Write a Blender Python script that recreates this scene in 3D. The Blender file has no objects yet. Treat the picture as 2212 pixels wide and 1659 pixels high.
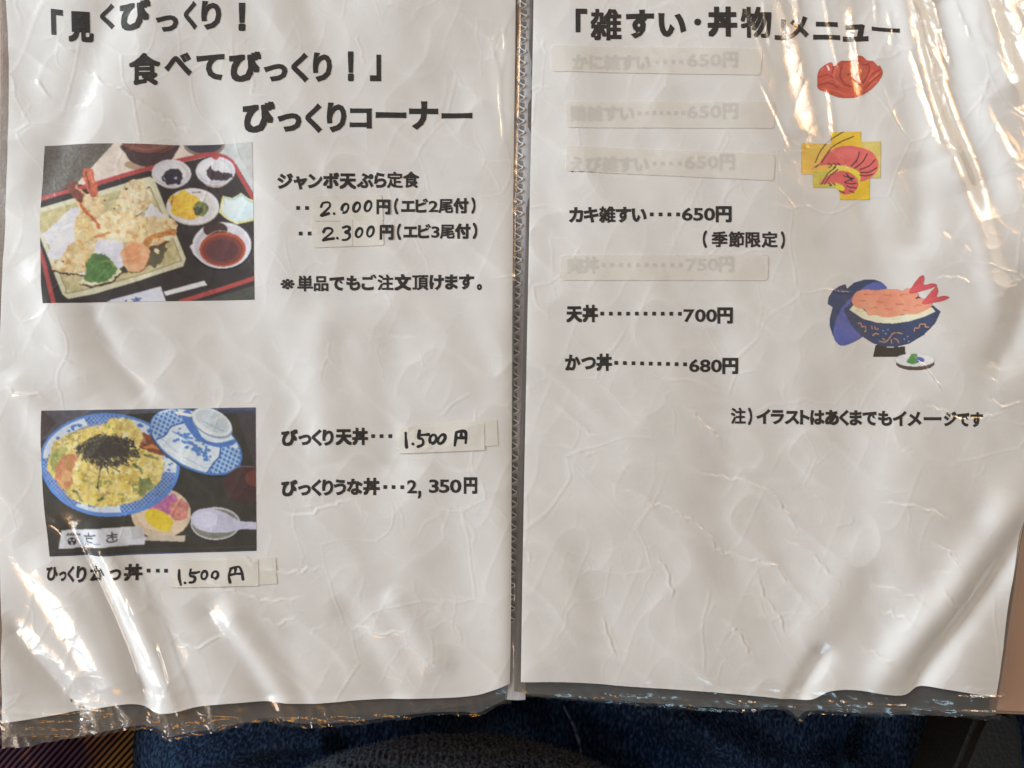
import bpy, bmesh, math, random
import numpy as np
from mathutils import Vector

# ------------------------------------------------------------------ camera, world, light
S = 0.00019            # metres per millimetre-like page unit
CX, CY = 1106.0, 829.5
H = 0.34               # camera height above the page
scn = bpy.context.scene
C = scn.collection

cam_d = bpy.data.cameras.new("camera")
cam = bpy.data.objects.new("camera", cam_d)
C.objects.link(cam)
cam.location = (0, 0, H)
cam_d.sensor_width = 36
cam_d.lens = 36 * H / (2212 * S)
cam_d.clip_start = 0.01
cam_d.clip_end = 50
scn.camera = cam

world = bpy.data.worlds.new("World")
scn.world = world
world.use_nodes = True
bg = world.node_tree.nodes["Background"]
bg.inputs[0].default_value = (0.93, 0.95, 1.0, 1)
bg.inputs[1].default_value = 0.10

def lamp(name, loc, target, sx, sy, radiance, col, shape='RECTANGLE'):
    d = bpy.data.lights.new(name, 'AREA')
    d.shape = shape
    d.size = sx
    d.size_y = sy
    area = sx * sy * (math.pi / 4 if shape == 'ELLIPSE' else 1)
    d.energy = radiance * math.pi * area
    d.color = col
    o = bpy.data.objects.new(name, d)
    C.objects.link(o)
    o.location = loc
    v = Vector(target) - Vector(loc)
    o.rotation_euler = v.to_track_quat('-Z', 'Y').to_euler()
    return o

LAMPS = {
    'WR': (0.98, 0.56, 0.90), 'CR': (1.30, 0.74, 1.02),
    'WL': (-1.12, -0.60, 0.90), 'CL': (-1.40, -0.78, 1.02),
    'WF': (-0.40, -1.02, 0.95), 'CF': (0.32, -1.08, 1.00),
}
WARM = (1.0, 0.42, 0.015)
COOL = (0.52, 0.82, 1.0)
lamp('warm_lamp_right', LAMPS['WR'], (0.1, 0, 0), 0.26, 0.40, 11, WARM, 'ELLIPSE')
lamp('cool_window_right', LAMPS['CR'], (0.1, 0, 0), 0.30, 0.42, 9, COOL)
lamp('added_warm_light_left', LAMPS['WL'], (-0.1, 0, 0), 0.26, 0.36, 9.5, WARM, 'ELLIPSE')  # added light, gives the gold glints on the lower-left film pleats
lamp('added_cool_light_left', LAMPS['CL'], (-0.1, 0, 0), 0.32, 0.40, 9, COOL)  # added cool panel for bluish glints on the same lower-left pleats
lamp('added_warm_light_front', LAMPS['WF'], (0, 0, 0), 0.34, 0.34, 6, WARM, 'ELLIPSE')  # added light so crinkles along the bottom film strip glint warm
lamp('added_cool_light_front', LAMPS['CF'], (0, 0, 0), 0.40, 0.34, 5, COOL)  # added cool partner, puts bluish glints on the bottom film strip
lamp('window_left', (-2.20, 1.00, 0.72), (0, 0, 0), 1.2, 1.2, 30, (0.85, 0.93, 1.0))
lamp('room_lamp_right', (1.5, 0.75, 0.85), (0, 0, 0), 1.1, 1.1, 2.0, (1.0, 0.82, 0.62))
lamp('ceiling_lamp_front', (0.25, 1.55, 1.1), (0, 0, 0), 0.6, 0.4, 4.0, (1.0, 0.86, 0.64))

scn.view_settings.view_transform = 'Standard'
scn.view_settings.look = 'None'
scn.view_settings.exposure = 0.12
scn.view_settings.gamma = 1.0
scn.cycles.max_bounces = 8
scn.cycles.transparent_max_bounces = 24
scn.cycles.caustics_reflective = False
scn.cycles.caustics_refractive = False

# ------------------------------------------------------------------ helpers
rng = np.random.RandomState(7)
random.seed(5)

def at(px, py, z=0.0):
    k = (H - z) / H
    return ((px - CX) * S * k, (CY - py) * S * k, z)

def lin(c):
    c = np.asarray(c, dtype=float) / 255.0
    return np.where(c <= 0.04045, c / 12.92, ((c + 0.055) / 1.055) ** 2.4)

def _hash(ix, iy, seed):
    ix = ix.astype(np.int64); iy = iy.astype(np.int64)
    h = (ix * 374761393 + iy * 668265263 + seed * 1442695041) & 0xFFFFFFFF
    h = ((h ^ (h >> 13)) * 1274126177) & 0xFFFFFFFF
    h = (h ^ (h >> 16)) & 0xFFFFFFFF
    return h / 4294967295.0

def noise(x, y, cell, seed=0, ang=0.0, aspect=1.0):
    """smooth value noise in -1..1; aspect stretches along the direction ang (degrees)"""
    a = math.radians(ang)
    u = (x * math.cos(a) + y * math.sin(a)) / (cell * aspect)
    v = (-x * math.sin(a) + y * math.cos(a)) / cell
    iu = np.floor(u); iv = np.floor(v)
    fu = u - iu; fv = v - iv
    fu = fu * fu * fu * (fu * (fu * 6 - 15) + 10); fv = fv * fv * fv * (fv * (fv * 6 - 15) + 10)
    a0 = _hash(iu, iv, seed); a1 = _hash(iu + 1, iv, seed)
    b0 = _hash(iu, iv + 1, seed); b1 = _hash(iu + 1, iv + 1, seed)
    return 2 * ((a0 * (1 - fu) + a1 * fu) * (1 - fv) + (b0 * (1 - fu) + b1 * fu) * fv) - 1

def smooth_line(pts, n=6):
    p = np.array(pts, float)
    if len(p) < 3:
        return p
    out = []
    q = np.vstack([2 * p[0] - p[1], p, 2 * p[-1] - p[-2]])
    for i in range(1, len(q) - 2):
        for t in np.arange(n) / n:
            out.append(0.5 * ((2 * q[i]) + (-q[i-1] + q[i+1]) * t + (2*q[i-1] - 5*q[i] + 4*q[i+1] - q[i+2]) * t*t
                              + (-q[i-1] + 3*q[i] - 3*q[i+1] + q[i+2]) * t**3))
    out.append(p[-1])
    return np.array(out)

def smooth_closed(pts, n=5):
    p = np.array(pts, float); N = len(p); out = []
    for i in range(N):
        a, b, c, d = p[i-1], p[i], p[(i+1) % N], p[(i+2) % N]
        for t in np.arange(n) / n:
            out.append(0.5 * ((2*b) + (-a + c) * t + (2*a - 5*b + 4*c - d) * t*t + (-a + 3*b - 3*c + d) * t**3))
    return np.array(out)

def line_field(X, Y, pts, reach):
    """signed distance to a polyline, parameter along it (0..1) and tangent; computed near the line only"""
    p = np.asarray(pts, float)
    x0, y0 = p.min(0) - reach; x1, y1 = p.max(0) + reach
    m = (X >= x0) & (X <= x1) & (Y >= y0) & (Y <= y1)
    xs = X[m]; ys = Y[m]
    best = np.full(xs.shape, 1e9); sd = np.full(xs.shape, 1e9); par = np.zeros(xs.shape)
    tx = np.zeros(xs.shape); ty = np.zeros(xs.shape)
    seg = np.hypot(*(p[1:] - p[:-1]).T); tot = seg.sum(); acc = 0
    for i in range(len(p) - 1):
        a = p[i]; d = p[i+1] - a; L = max(seg[i], 1e-6)
        t = np.clip(((xs - a[0]) * d[0] + (ys - a[1]) * d[1]) / (L * L), 0, 1)
        ex = xs - (a[0] + t * d[0]); ey = ys - (a[1] + t * d[1])
        dist = np.hypot(ex, ey)
        u = dist < best
        cr = (d[0] * ey - d[1] * ex) / L
        best = np.where(u, dist, best); sd = np.where(u, cr, sd)
        par = np.where(u, (acc + t * L) / tot, par)
        tx = np.where(u, d[0] / L, tx); ty = np.where(u, d[1] / L, ty)
        acc += L
    return m, best, sd, par, tx, ty

# ------------------------------------------------------------------ materials
def mat(name, base=(0.8, 0.8, 0.8), rough=0.5, spec=0.5):
    m = bpy.data.materials.new(name); m.use_nodes = True
    b = m.node_tree.nodes["Principled BSDF"]
    b.inputs["Base Color"].default_value = (*base, 1)
    b.inputs["Roughness"].default_value = rough
    b.inputs["Specular IOR Level"].default_value = spec
    return m, m.node_tree, b

def nnode(nt, typ, **kw):
    n = nt.nodes.new(typ)
    for k, v in kw.items():
        setattr(n, k, v)
    return n

def mix_color_noise(nt, b, c1, c2, scale, detail=4, mapping=None):
    tc = nnode(nt, 'ShaderNodeTexCoord')
    nz = nnode(nt, 'ShaderNodeTexNoise'); nz.inputs['Scale'].default_value = scale; nz.inputs['Detail'].default_value = detail
    src = tc.outputs['Object']
    if mapping:
        mp = nnode(nt, 'ShaderNodeMapping'); mp.inputs['Scale'].default_value = mapping
        nt.links.new(src, mp.inputs['Vector']); src = mp.outputs['Vector']
    nt.links.new(src, nz.inputs['Vector'])
    r = nnode(nt, 'ShaderNodeValToRGB')
    r.color_ramp.elements[0].position = 0.35; r.color_ramp.elements[1].position = 0.65
    r.color_ramp.elements[0].color = (*c1, 1); r.color_ramp.elements[1].color = (*c2, 1)
    nt.links.new(nz.outputs['Fac'], r.inputs['Fac'])
    nt.links.new(r.outputs['Color'], b.inputs['Base Color'])
    return nz, src

def add_bump(nt, b, fac_socket, strength, dist):
    bp = nnode(nt, 'ShaderNodeBump'); bp.inputs['Strength'].default_value = strength
    bp.inputs['Distance'].default_value = dist
    nt.links.new(fac_socket, bp.inputs['Height']); nt.links.new(bp.outputs['Normal'], b.inputs['Normal'])
    return bp

M = {}
m, nt, b = mat('white_paper', rough=0.85, spec=0.2)
nz, src = mix_color_noise(nt, b, (0.785, 0.78, 0.762), (0.825, 0.82, 0.80), 55, 5)
n2 = nnode(nt, 'ShaderNodeTexNoise'); n2.inputs['Scale'].default_value = 900; n2.inputs['Detail'].default_value = 3
nt.links.new(src, n2.inputs['Vector']); add_bump(nt, b, n2.outputs['Fac'], 0.35, 0.00006)
M['paper'] = m
m, nt, b = mat('black_ink', (0.022, 0.018, 0.015), 0.75, 0.2)
mix_color_noise(nt, b, (0.018, 0.0145, 0.012), (0.034, 0.028, 0.022), 900, 3); M['ink'] = m
m, nt, b = mat('marker_ink', (0.008, 0.008, 0.009), 0.5, 0.4); M['marker'] = m
m, nt, b = mat('print_colours', rough=0.7, spec=0.3)
vc = nnode(nt, 'ShaderNodeVertexColor', layer_name='Col')
nt.links.new(vc.outputs['Color'], b.inputs['Base Color']); M['print'] = m

def sticker_mat(name, c1, c2, alpha):
    m, nt, b = mat(name, rough=0.6, spec=0.35)
    mix_color_noise(nt, b, c1, c2, 120, 4)
    b.inputs['Alpha'].default_value = alpha
    return m
M['sticker'] = sticker_mat('cream_sticker', (0.945, 0.91, 0.84), (0.96, 0.93, 0.87), 0.69)
M['sticker_solid'] = sticker_mat('cream_label', (0.835, 0.815, 0.745), (0.87, 0.85, 0.79), 0.94)

def film_mat(name, refl, tint, milk, emboss, rough=0.19):
    m = bpy.data.materials.new(name); m.use_nodes = True
    nt = m.node_tree; nt.nodes.clear()
    out = nnode(nt, 'ShaderNodeOutputMaterial')
    tc = nnode(nt, 'ShaderNodeTexCoord')
    v = nnode(nt, 'ShaderNodeTexVoronoi'); v.inputs['Scale'].default_value = 900
    n1 = nnode(nt, 'ShaderNodeTexNoise'); n1.inputs['Scale'].default_value = 260; n1.inputs['Detail'].default_value = 4
    for n in (v, n1):
        nt.links.new(tc.outputs['Object'], n.inputs['Vector'])
    b1 = nnode(nt, 'ShaderNodeBump'); b1.inputs['Strength'].default_value = 1.0; b1.inputs['Distance'].default_value = emboss
    b2 = nnode(nt, 'ShaderNodeBump'); b2.inputs['Strength'].default_value = 1.0; b2.inputs['Distance'].default_value = emboss * 1.2
    nt.links.new(v.outputs['Distance'], b1.inputs['Height'])
    nt.links.new(n1.outputs['Fac'], b2.inputs['Height'])
    nt.links.new(b1.outputs['Normal'], b2.inputs['Normal'])
    fr = nnode(nt, 'ShaderNodeFresnel'); fr.inputs['IOR'].default_value = 1.5
    geo = nnode(nt, 'ShaderNodeNewGeometry')      # a thin film reflects alike from both sides
    io = nnode(nt, 'ShaderNodeMapRange'); io.inputs['To Min'].default_value = 1.5; io.inputs['To Max'].default_value = 1 / 1.5
    nt.links.new(geo.outputs['Backfacing'], io.inputs['Value']); nt.links.new(io.outputs[0], fr.inputs['IOR'])
    nt.links.new(b2.outputs['Normal'], fr.inputs['Normal'])
    mu = nnode(nt, 'ShaderNodeMath', operation='MULTIPLY'); mu.use_clamp = True
    mu.inputs[1].default_value = refl
    nt.links.new(fr.outputs['Fac'], mu.inputs[0])
    tr = nnode(nt, 'ShaderNodeBsdfTransparent'); tr.inputs['Color'].default_value = (*tint, 1)
    df = nnode(nt, 'ShaderNodeBsdfDiffuse'); df.inputs['Color'].default_value = (0.7, 0.68, 0.65, 1)
    mx0 = nnode(nt, 'ShaderNodeMixShader'); mx0.inputs[0].default_value = milk
    nt.links.new(tr.outputs[0], mx0.inputs[1]); nt.links.new(df.outputs[0], mx0.inputs[2])
    gl = nnode(nt, 'ShaderNodeBsdfGlossy'); gl.inputs['Roughness'].default_value = rough
    gl.inputs['Color'].default_value = (1, 1, 1, 1)
    nt.links.new(b2.outputs['Normal'], gl.inputs['Normal'])
    mx = nnode(nt, 'ShaderNodeMixShader')
    nt.links.new(mu.outputs[0], mx.inputs[0]); nt.links.new(mx0.outputs[0], mx.inputs[1]); nt.links.new(gl.outputs[0], mx.inputs[2])
    nt.links.new(mx.outputs[0], out.inputs['Surface'])
    return m
M['film'] = film_mat('clear_film', 1.8, (0.975, 0.97, 0.965), 0.012, 0.000022)
M['film_low'] = film_mat('worn_film', 1.9, (0.62, 0.57, 0.50), 0.07, 0.00004, 0.30)

m, nt, b = mat('cover_plastic', (0.02, 0.02, 0.021), 0.35, 0.5); M['cover'] = m
m, nt, b = mat('spine_plastic', rough=0.42, spec=0.5)
mix_color_noise(nt, b, (0.42, 0.41, 0.42), (0.50, 0.49, 0.50), 70, 4, (1, 0.15, 1)); M['spine'] = m
m, nt, b = mat('weld_plastic', rough=0.3, spec=0.6)
mix_color_noise(nt, b, (0.66, 0.66, 0.64), (0.8, 0.8, 0.78), 120, 3); M['weld'] = m
m, nt, b = mat('weld_hollow', (0.22, 0.21, 0.21), 0.35, 0.5); M['hollow'] = m
m, nt, b = mat('table_laminate', rough=0.5, spec=0.4)
mix_color_noise(nt, b, (0.44, 0.29, 0.215), (0.48, 0.325, 0.245), 20, 5); M['table'] = m
m, nt, b = mat('honey_wood', rough=0.4, spec=0.5)
mix_color_noise(nt, b, (0.42, 0.19, 0.045), (0.58, 0.29, 0.08), 14, 6, (8, 1, 1)); M['wood'] = m

# ------------------------------------------------------------------ object helpers
def link(o, parent=None):
    C.objects.link(o)
    if parent:
        o.parent = parent
    return o

def thing(name, label, cat, loc=(0, 0, 0), group=None):
    o = bpy.data.objects.new(name, None); link(o)
    o.empty_display_size = 0.02
    o.location = loc; o['label'] = label; o['category'] = cat
    if group: o['group'] = group
    bpy.context.view_layer.update()
    return o

def obj(name, me, material, parent=None, smooth=True):
    if smooth:
        me.polygons.foreach_set('use_smooth', np.ones(len(me.polygons), bool))
    if material: me.materials.append(material)
    return link(bpy.data.objects.new(name, me), parent)

def grid_mesh(name, X, Y, Z, keep=None, col=None):
    n, k = X.shape
    co = np.stack([X, Y, Z], -1).reshape(-1, 3).astype(np.float32)
    i = np.arange(n * k).reshape(n, k)
    q = np.stack([i[:-1, :-1], i[1:, :-1], i[1:, 1:], i[:-1, 1:]], -1).reshape(-1, 4)
    if keep is not None:
        q = q[keep.reshape(-1)]
        used = np.unique(q); remap = np.zeros(n * k, int); remap[used] = np.arange(len(used))
        q = remap[q]; co = co[used]
        if col is not None: col = col.reshape(-1, col.shape[-1])[used]
    me = bpy.data.meshes.new(name)
    me.vertices.add(len(co)); me.vertices.foreach_set('co', co.ravel())
    me.loops.add(q.size); me.loops.foreach_set('vertex_index', q.ravel().astype(np.int32))
    me.polygons.add(len(q)); me.polygons.foreach_set('loop_start', np.arange(0, q.size, 4, dtype=np.int32))
    me.update(calc_edges=True)
    if col is not None:
        ca = me.color_attributes.new('Col', 'FLOAT_COLOR', 'POINT')
        cc = np.ones((len(co), 4), np.float32); cc[:, :3] = col.reshape(-1, col.shape[-1])[:, :3]
        ca.data.foreach_set('color', cc.ravel())
    return me

# ------------------------------------------------------------------ page relief (page units)
STEP = 2.0
GX = np.arange(-90, 2306, STEP); GY = np.arange(-120, 1740, STEP)
PX, PY = np.meshgrid(GX, GY)
HP = np.zeros_like(PX)
mm = 0.001
HP += 1.6 * mm * noise(PX, PY, 170, 3, 78, 3.0)
HP += 0.36 * mm * noise(PX, PY, 70, 9, 70, 2.6)
HP += 0.05 * mm * noise(PX, PY, 34, 12, 55, 1.8)
rid = 1 - np.abs(noise(PX, PY, 95, 21, 40, 1.5))
HP += 0.26 * mm * rid ** 3
rid = 1 - np.abs(noise(PX, PY, 58, 27, 115, 1.6))
HP += 0.10 * mm * rid ** 4

def worley(cell, seed, ang, aspect, warp=0.0):
    a = math.radians(ang)
    X_ = PX + warp * noise(PX, PY, cell * 0.5, seed + 5); Y_ = PY + warp * noise(PX, PY, cell * 0.5, seed + 6)
    u = (X_ * math.cos(a) + Y_ * math.sin(a)) / (cell * aspect); v = (-X_ * math.sin(a) + Y_ * math.cos(a)) / cell
    iu = np.floor(u); iv = np.floor(v)
    f1 = np.full(PX.shape, 9.0); f2 = np.full(PX.shape, 9.0)
    for di in (-1, 0, 1):
        for dj in (-1, 0, 1):
            hx = _hash(iu + di, iv + dj, seed); hy = _hash(iu + di, iv + dj, seed + 77)
            d = np.hypot(iu + di + hx - u, iv + dj + hy - v)
            f2 = np.minimum(f2, np.maximum(f1, d)); f1 = np.minimum(f1, d)
    return f1, f2
# angular crumple network: thin raised seams where flat facets meet
for cell, sd_, ang, asp, amp, th, wp in ((150, 201, 35, 1.5, 0.11, 0.0, 22), (85, 211, 60, 1.7, 0.075, 0.1, 14), (48, 221, 20, 1.4, 0.035, 0.0, 9)):
    f1, f2 = worley(cell, sd_, ang, asp, wp)
    e_ = (f2 - f1) * cell
    msk = np.clip((noise(PX, PY, cell * 1.3, sd_ + 9) - th) * 2.2, 0, 1)
    HP += mm * amp * (1.05 * msk * np.exp(-(e_ / 3.0) ** 2) + 0.35 * np.clip(f1, 0, 0.8))
    HP += mm * amp * 0.7 * f1 * noise(PX, PY, cell * 2, sd_ + 12)

def fold(pts, amp, width, skew=0.0):
    """long soft fold in the sheet: ridge (amp > 0) or furrow (amp < 0), in millimetres and page units"""
    global HP
    m_, best, sd, par, tx, ty = line_field(PX, PY, smooth_line(pts), width * 3.2)
    ends = np.clip(np.minimum(par, 1 - par) * 6 + 0.12, 0, 1)
    g = np.exp(-(sd / width) ** 2) * (best < width * 3.2) * np.where(best > np.abs(sd) + 1, np.exp(-((best**2 - sd**2) / width**2).clip(0, 40)), 1)
    if skew: g = g * (1 + skew * np.tanh(sd / width))
    HP[m_] += (2.7 if abs(amp) < 0.7 else 1.7) * amp * mm * g * ends

# left sheet
fold([(250, -60), (215, 60), (170, 200), (120, 340), (70, 470)], -0.36, 40)
fold([(330, -60), (310, 60), (290, 160)], 0.14, 30)
fold([(60, 560), (110, 640), (150, 760), (190, 860)], 0.35, 36)
fold([(10, 800), (70, 880), (110, 990)], 0.35, 34)
fold([(180, 640), (240, 760), (330, 880)], -0.45, 26)
fold([(60, 1170), (130, 1290), (200, 1400), (262, 1540)], 0.9, 34)
fold([(150, 1130), (215, 1260), (270, 1400), (322, 1560)], -1.2, 19)
fold([(195, 1120), (262, 1260), (322, 1390), (392, 1570)], 1.5, 30)
fold([(0, 1330), (60, 1420), (130, 1500), (190, 1590)], -0.6, 26)
fold([(420, 1290), (500, 1400), (590, 1550)], -0.5, 34)
fold([(470, 1290), (560, 1420), (640, 1560)], 0.45, 26)
fold([(720, 1290), (790, 1400), (860, 1540)], -0.35, 34)
fold([(830, 1270), (900, 1380), (950, 1460)], 0.35, 30)
fold([(700, 640), (690, 820), (720, 1000)], 0.35, 44)
fold([(840, 660), (830, 850), (850, 1060)], -0.3, 46)
# right sheet
fold([(2010, -80), (2035, 60), (2065, 200), (2110, 330), (2150, 470)], -1.7, 42)
fold([(1930, -80), (1960, 60), (1995, 180), (2040, 320), (2075, 420)], 1.1, 34)
fold([(2105, -80), (2140, 80), (2200, 230)], 0.9, 32)
fold([(1790, -80), (1800, 60), (1830, 200)], 0.35, 34)
fold([(1650, -40), (1690, 130), (1730, 300)], 0.35, 30)
fold([(2250, 1080), (2180, 1200), (2090, 1320), (2005, 1430), (1955, 1530)], -1.35, 24)
fold([(2190, 1060), (2120, 1180), (2020, 1310), (1930, 1420), (1880, 1530)], 1.1, 38)
fold([(1790, 1390), (1740, 1470), (1690, 1560)], -0.9, 22)
fold([(1880, 1150), (1790, 1300), (1720, 1400)], 0.3, 44)
fold([(2060, 330), (2090, 430), (2120, 560), (2160, 700)], 0.7, 30)
fold([(1960, 330), (1980, 430), (1970, 560)], -0.35, 36)
fold([(2240, 560), (2190, 700), (2130, 820)], -0.5, 34)

def crease(pts, amp=0.15, w=2.7, shade=0.07):
    """thin crack-like crease in the paper"""
    global HP
    rs = np.random.RandomState(int(abs(pts[0][0] * 7 + pts[0][1])))
    p = [np.array(pts[0], float)]
    for a_, b_ in zip(pts[:-1], pts[1:]):          # angular, broken line
        a_ = np.array(a_, float); b_ = np.array(b_, float); L = np.hypot(*(b_ - a_)); k = max(2, int(L / 11))
        for t in range(1, k + 1):
            q = a_ + (b_ - a_) * t / k
            if t < k: q = q + rs.randn(2) * 2.6
            p.append(q)
    p = np.array(p)
    m_, best, sd, par, tx, ty = line_field(PX, PY, p, 34)
    ends = np.clip(np.minimum(par, 1 - par) * 5 + 0.1, 0, 1)
    HP[m_] += 1.6 * mm * ends * (amp * np.exp(-(best / w) ** 2) + shade * np.sign(sd) * np.exp(-best / 13.0) * np.clip(best / 3, 0, 1))

for c in [
    [(128, 93), (145, 105), (162, 111)],
    [(178, 151), (195, 163), (217, 175), (255, 193), (277, 200), (292, 213), (370, 260), (425, 295)],
    [(80, 170), (95, 195), (110, 212)],
    [(232, 587), (262, 600), (290, 605), (310, 622)],
    [(380, 590), (430, 620), (475, 640)],
    [(10, 838), (45, 850), (85, 850), (110, 868)],
    [(100, 745), (140, 770), (165, 785)],
    [(610, 1105), (650, 1112), (700, 1096), (760, 1075)],
    [(420, 1245), (470, 1262), (540, 1290), (590, 1300), (660, 1290)],
    [(500, 1180), (560, 1225), (620, 1240), (700, 1228)],
    [(380, 1390), (430, 1400), (470, 1375), (500, 1382)],
    [(560, 1330), (600, 1352), (640, 1330)],
    [(760, 1350), (820, 1372), (880, 1362)],
    [(1300, 1025), (1350, 1060), (1400, 1080), (1450, 1098), (1500, 1130), (1535, 1160), (1545, 1188), (1600, 1205), (1680, 1222), (1700, 1258), (1740, 1290), (1790, 1322)],
    [(1490, 1005), (1510, 1020), (1560, 1028), (1620, 1045), (1660, 1060), (1690, 1090), (1715, 1130), (1735, 1152)],
    [(1700, 1172), (1760, 1198), (1790, 1240), (1815, 1265)],
    [(1880, 1265), (1930, 1270), (1970, 1285), (1996, 1308)],
    [(1905, 1320), (1950, 1330), (1975, 1350)],
    [(2010, 1170), (2050, 1200), (2075, 1228)],
    [(2030, 1270), (2050, 1300), (2082, 1318)],
    [(1480, 880), (1540, 930), (1560, 960)],
    [(1900, 1085), (1960, 1090), (2010, 1100), (2050, 1130)],
    [(1640, 1240), (1650, 1290), (1690, 1340), (1700, 1375)],
    [(1300, 1330), (1318, 1380), (1330, 1420)],
    [(1860, 1390), (1900, 1420), (1930, 1425)],
    [(2130, 850), (2160, 880), (2212, 868)],
    [(1990, 870), (2050, 900), (2120, 905), (2170, 890)],
    [(2020, 605), (2060, 600), (2095, 615)],
    [(1420, 1200), (1445, 1240), (1450, 1290)],
    [(1560, 1340), (1600, 1370), (1625, 1420)],
    [(1200, 870), (1240, 905), (1300, 950)],
    [(1960, 760), (2000, 800), (2040, 850)],
]:
    crease(c)
for k in range(70):      # small stray creases everywhere
    x = rng.uniform(20, 2190); y = rng.uniform(20, 1500); a = rng.uniform(-0.6, 1.3); L = rng.uniform(25, 90)
    if y < 850 and 1190 < x < 1800: continue
    pts = [(x + t * L * math.cos(a) + rng.uniform(-7, 7), y + t * L * math.sin(a) + rng.uniform(-7, 7)) for t in (0, .33, .66, 1)]
    crease(pts, rng.uniform(0.03, 0.075), 2.6, rng.uniform(-0.03, 0.04))

# the sheets dip towards the spine and fall away at the outer edges
SPX = np.interp(PY, [-100, 0, 700, 1400, 1530], [1130, 1128, 1113, 1106, 1103])
HP -= 1.6 * mm * np.exp(-(SPX - PX).clip(0) / 15) * (PX < SPX + 1)
HP -= 1.0 * mm * np.exp(-(1500 - PY).clip(0) / 60)

# ------------------------------------------------------------------ film relief
crk = (1 - np.abs(noise(PX, PY, 30, 41, 70, 2.2))) ** 3
crk2 = (1 - np.abs(noise(PX, PY, 17, 43, 30, 1.6))) ** 3
crk = np.where(np.isfinite(crk), crk, 0)
zone = np.zeros_like(PX)
def zadd(cx, cy, rx, ry, a, ang=0):
    global zone
    t = math.radians(ang); u = (PX - cx) * math.cos(t) + (PY - cy) * math.sin(t); v = -(PX - cx) * math.sin(t) + (PY - cy) * math.cos(t)
    zone += a * np.exp(-(u / rx) ** 2 - (v / ry) ** 2)
zadd(1960, 90, 200, 170, 0.8); zadd(2120, 60, 90, 90, 0.6); zadd(1720, 60, 60, 120, 0.3)
zadd(330, 1410, 70, 190, 0.7, 25); zadd(90, 1400, 60, 200, 0.25, 35)
zadd(1100, 1590, 1300, 50, 0.75)
HF = HP + 0.85 * mm + 0.05 * mm * noise(PX, PY, 60, 51, 75, 2.5)
HF += mm * zone * (0.24 * crk + 0.07 * crk2)
HF += mm * np.clip((PY - (1478 + 40 * (PX < 1100))) / 25, 0, 1) * (0.45 * crk + 0.22 * crk2 + 0.8 * (1 - np.abs(noise(PX, PY, 16, 61, 4, 6.0))) ** 2)
HF += mm * 0.03 * crk

def streak(pts, w, key, amp=1.0, reach=3.0):
    """a pleat in the film whose flank is tilted the way that throws back the lamp `key`"""
    global HF
    m_, best, sd, par, tx, ty = line_field(PX, PY, smooth_line(pts), w * reach)
    if not m_.any(): return
    x = (PX[m_] - CX) * S; y = (CY - PY[m_]) * S
    L = LAMPS[key]
    lx, ly, lz = L[0] - x, L[1] - y, L[2]
    ln = np.sqrt(lx**2 + ly**2 + lz**2); vn = np.sqrt(x**2 + y**2 + H**2)
    hx, hy, hz = lx / ln - x / vn, ly / ln - y / vn, lz / ln + H / vn
    gx, gy = -hx / hz, -hy / hz                      # wanted height gradient (world)
    nx_, ny_ = -ty, -tx                               # world direction of growing sd (y axis flipped)
    # base slope of the sheet here, taken out so the flank reaches the wanted tilt
    gm = gx * nx_ + gy * ny_
    ends = np.clip(np.minimum(par, 1 - par) * 7 + 0.05, 0, 1)
    end_f = np.exp(-((best**2 - sd**2).clip(0) / w**2).clip(0, 40))
    Gy, Gx = np.gradient(HF, STEP * S)                # slope already there along +x and along -y (image rows run down)
    base = (Gx[m_] * nx_ - Gy[m_] * ny_)
    base = np.clip(base, -0.6, 0.6)
    near = np.abs(sd) < w * 0.5
    bm_ = base[near].mean() if near.any() else 0.0
    HF[m_] += amp * (gm - bm_) * sd * S * np.exp(-(sd / w) ** 2) * ends * end_f
    HF[m_] += 0.035 * mm * crk2[m_] * np.exp(-(sd / (1.3 * w)) ** 2) * ends * end_f

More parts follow.
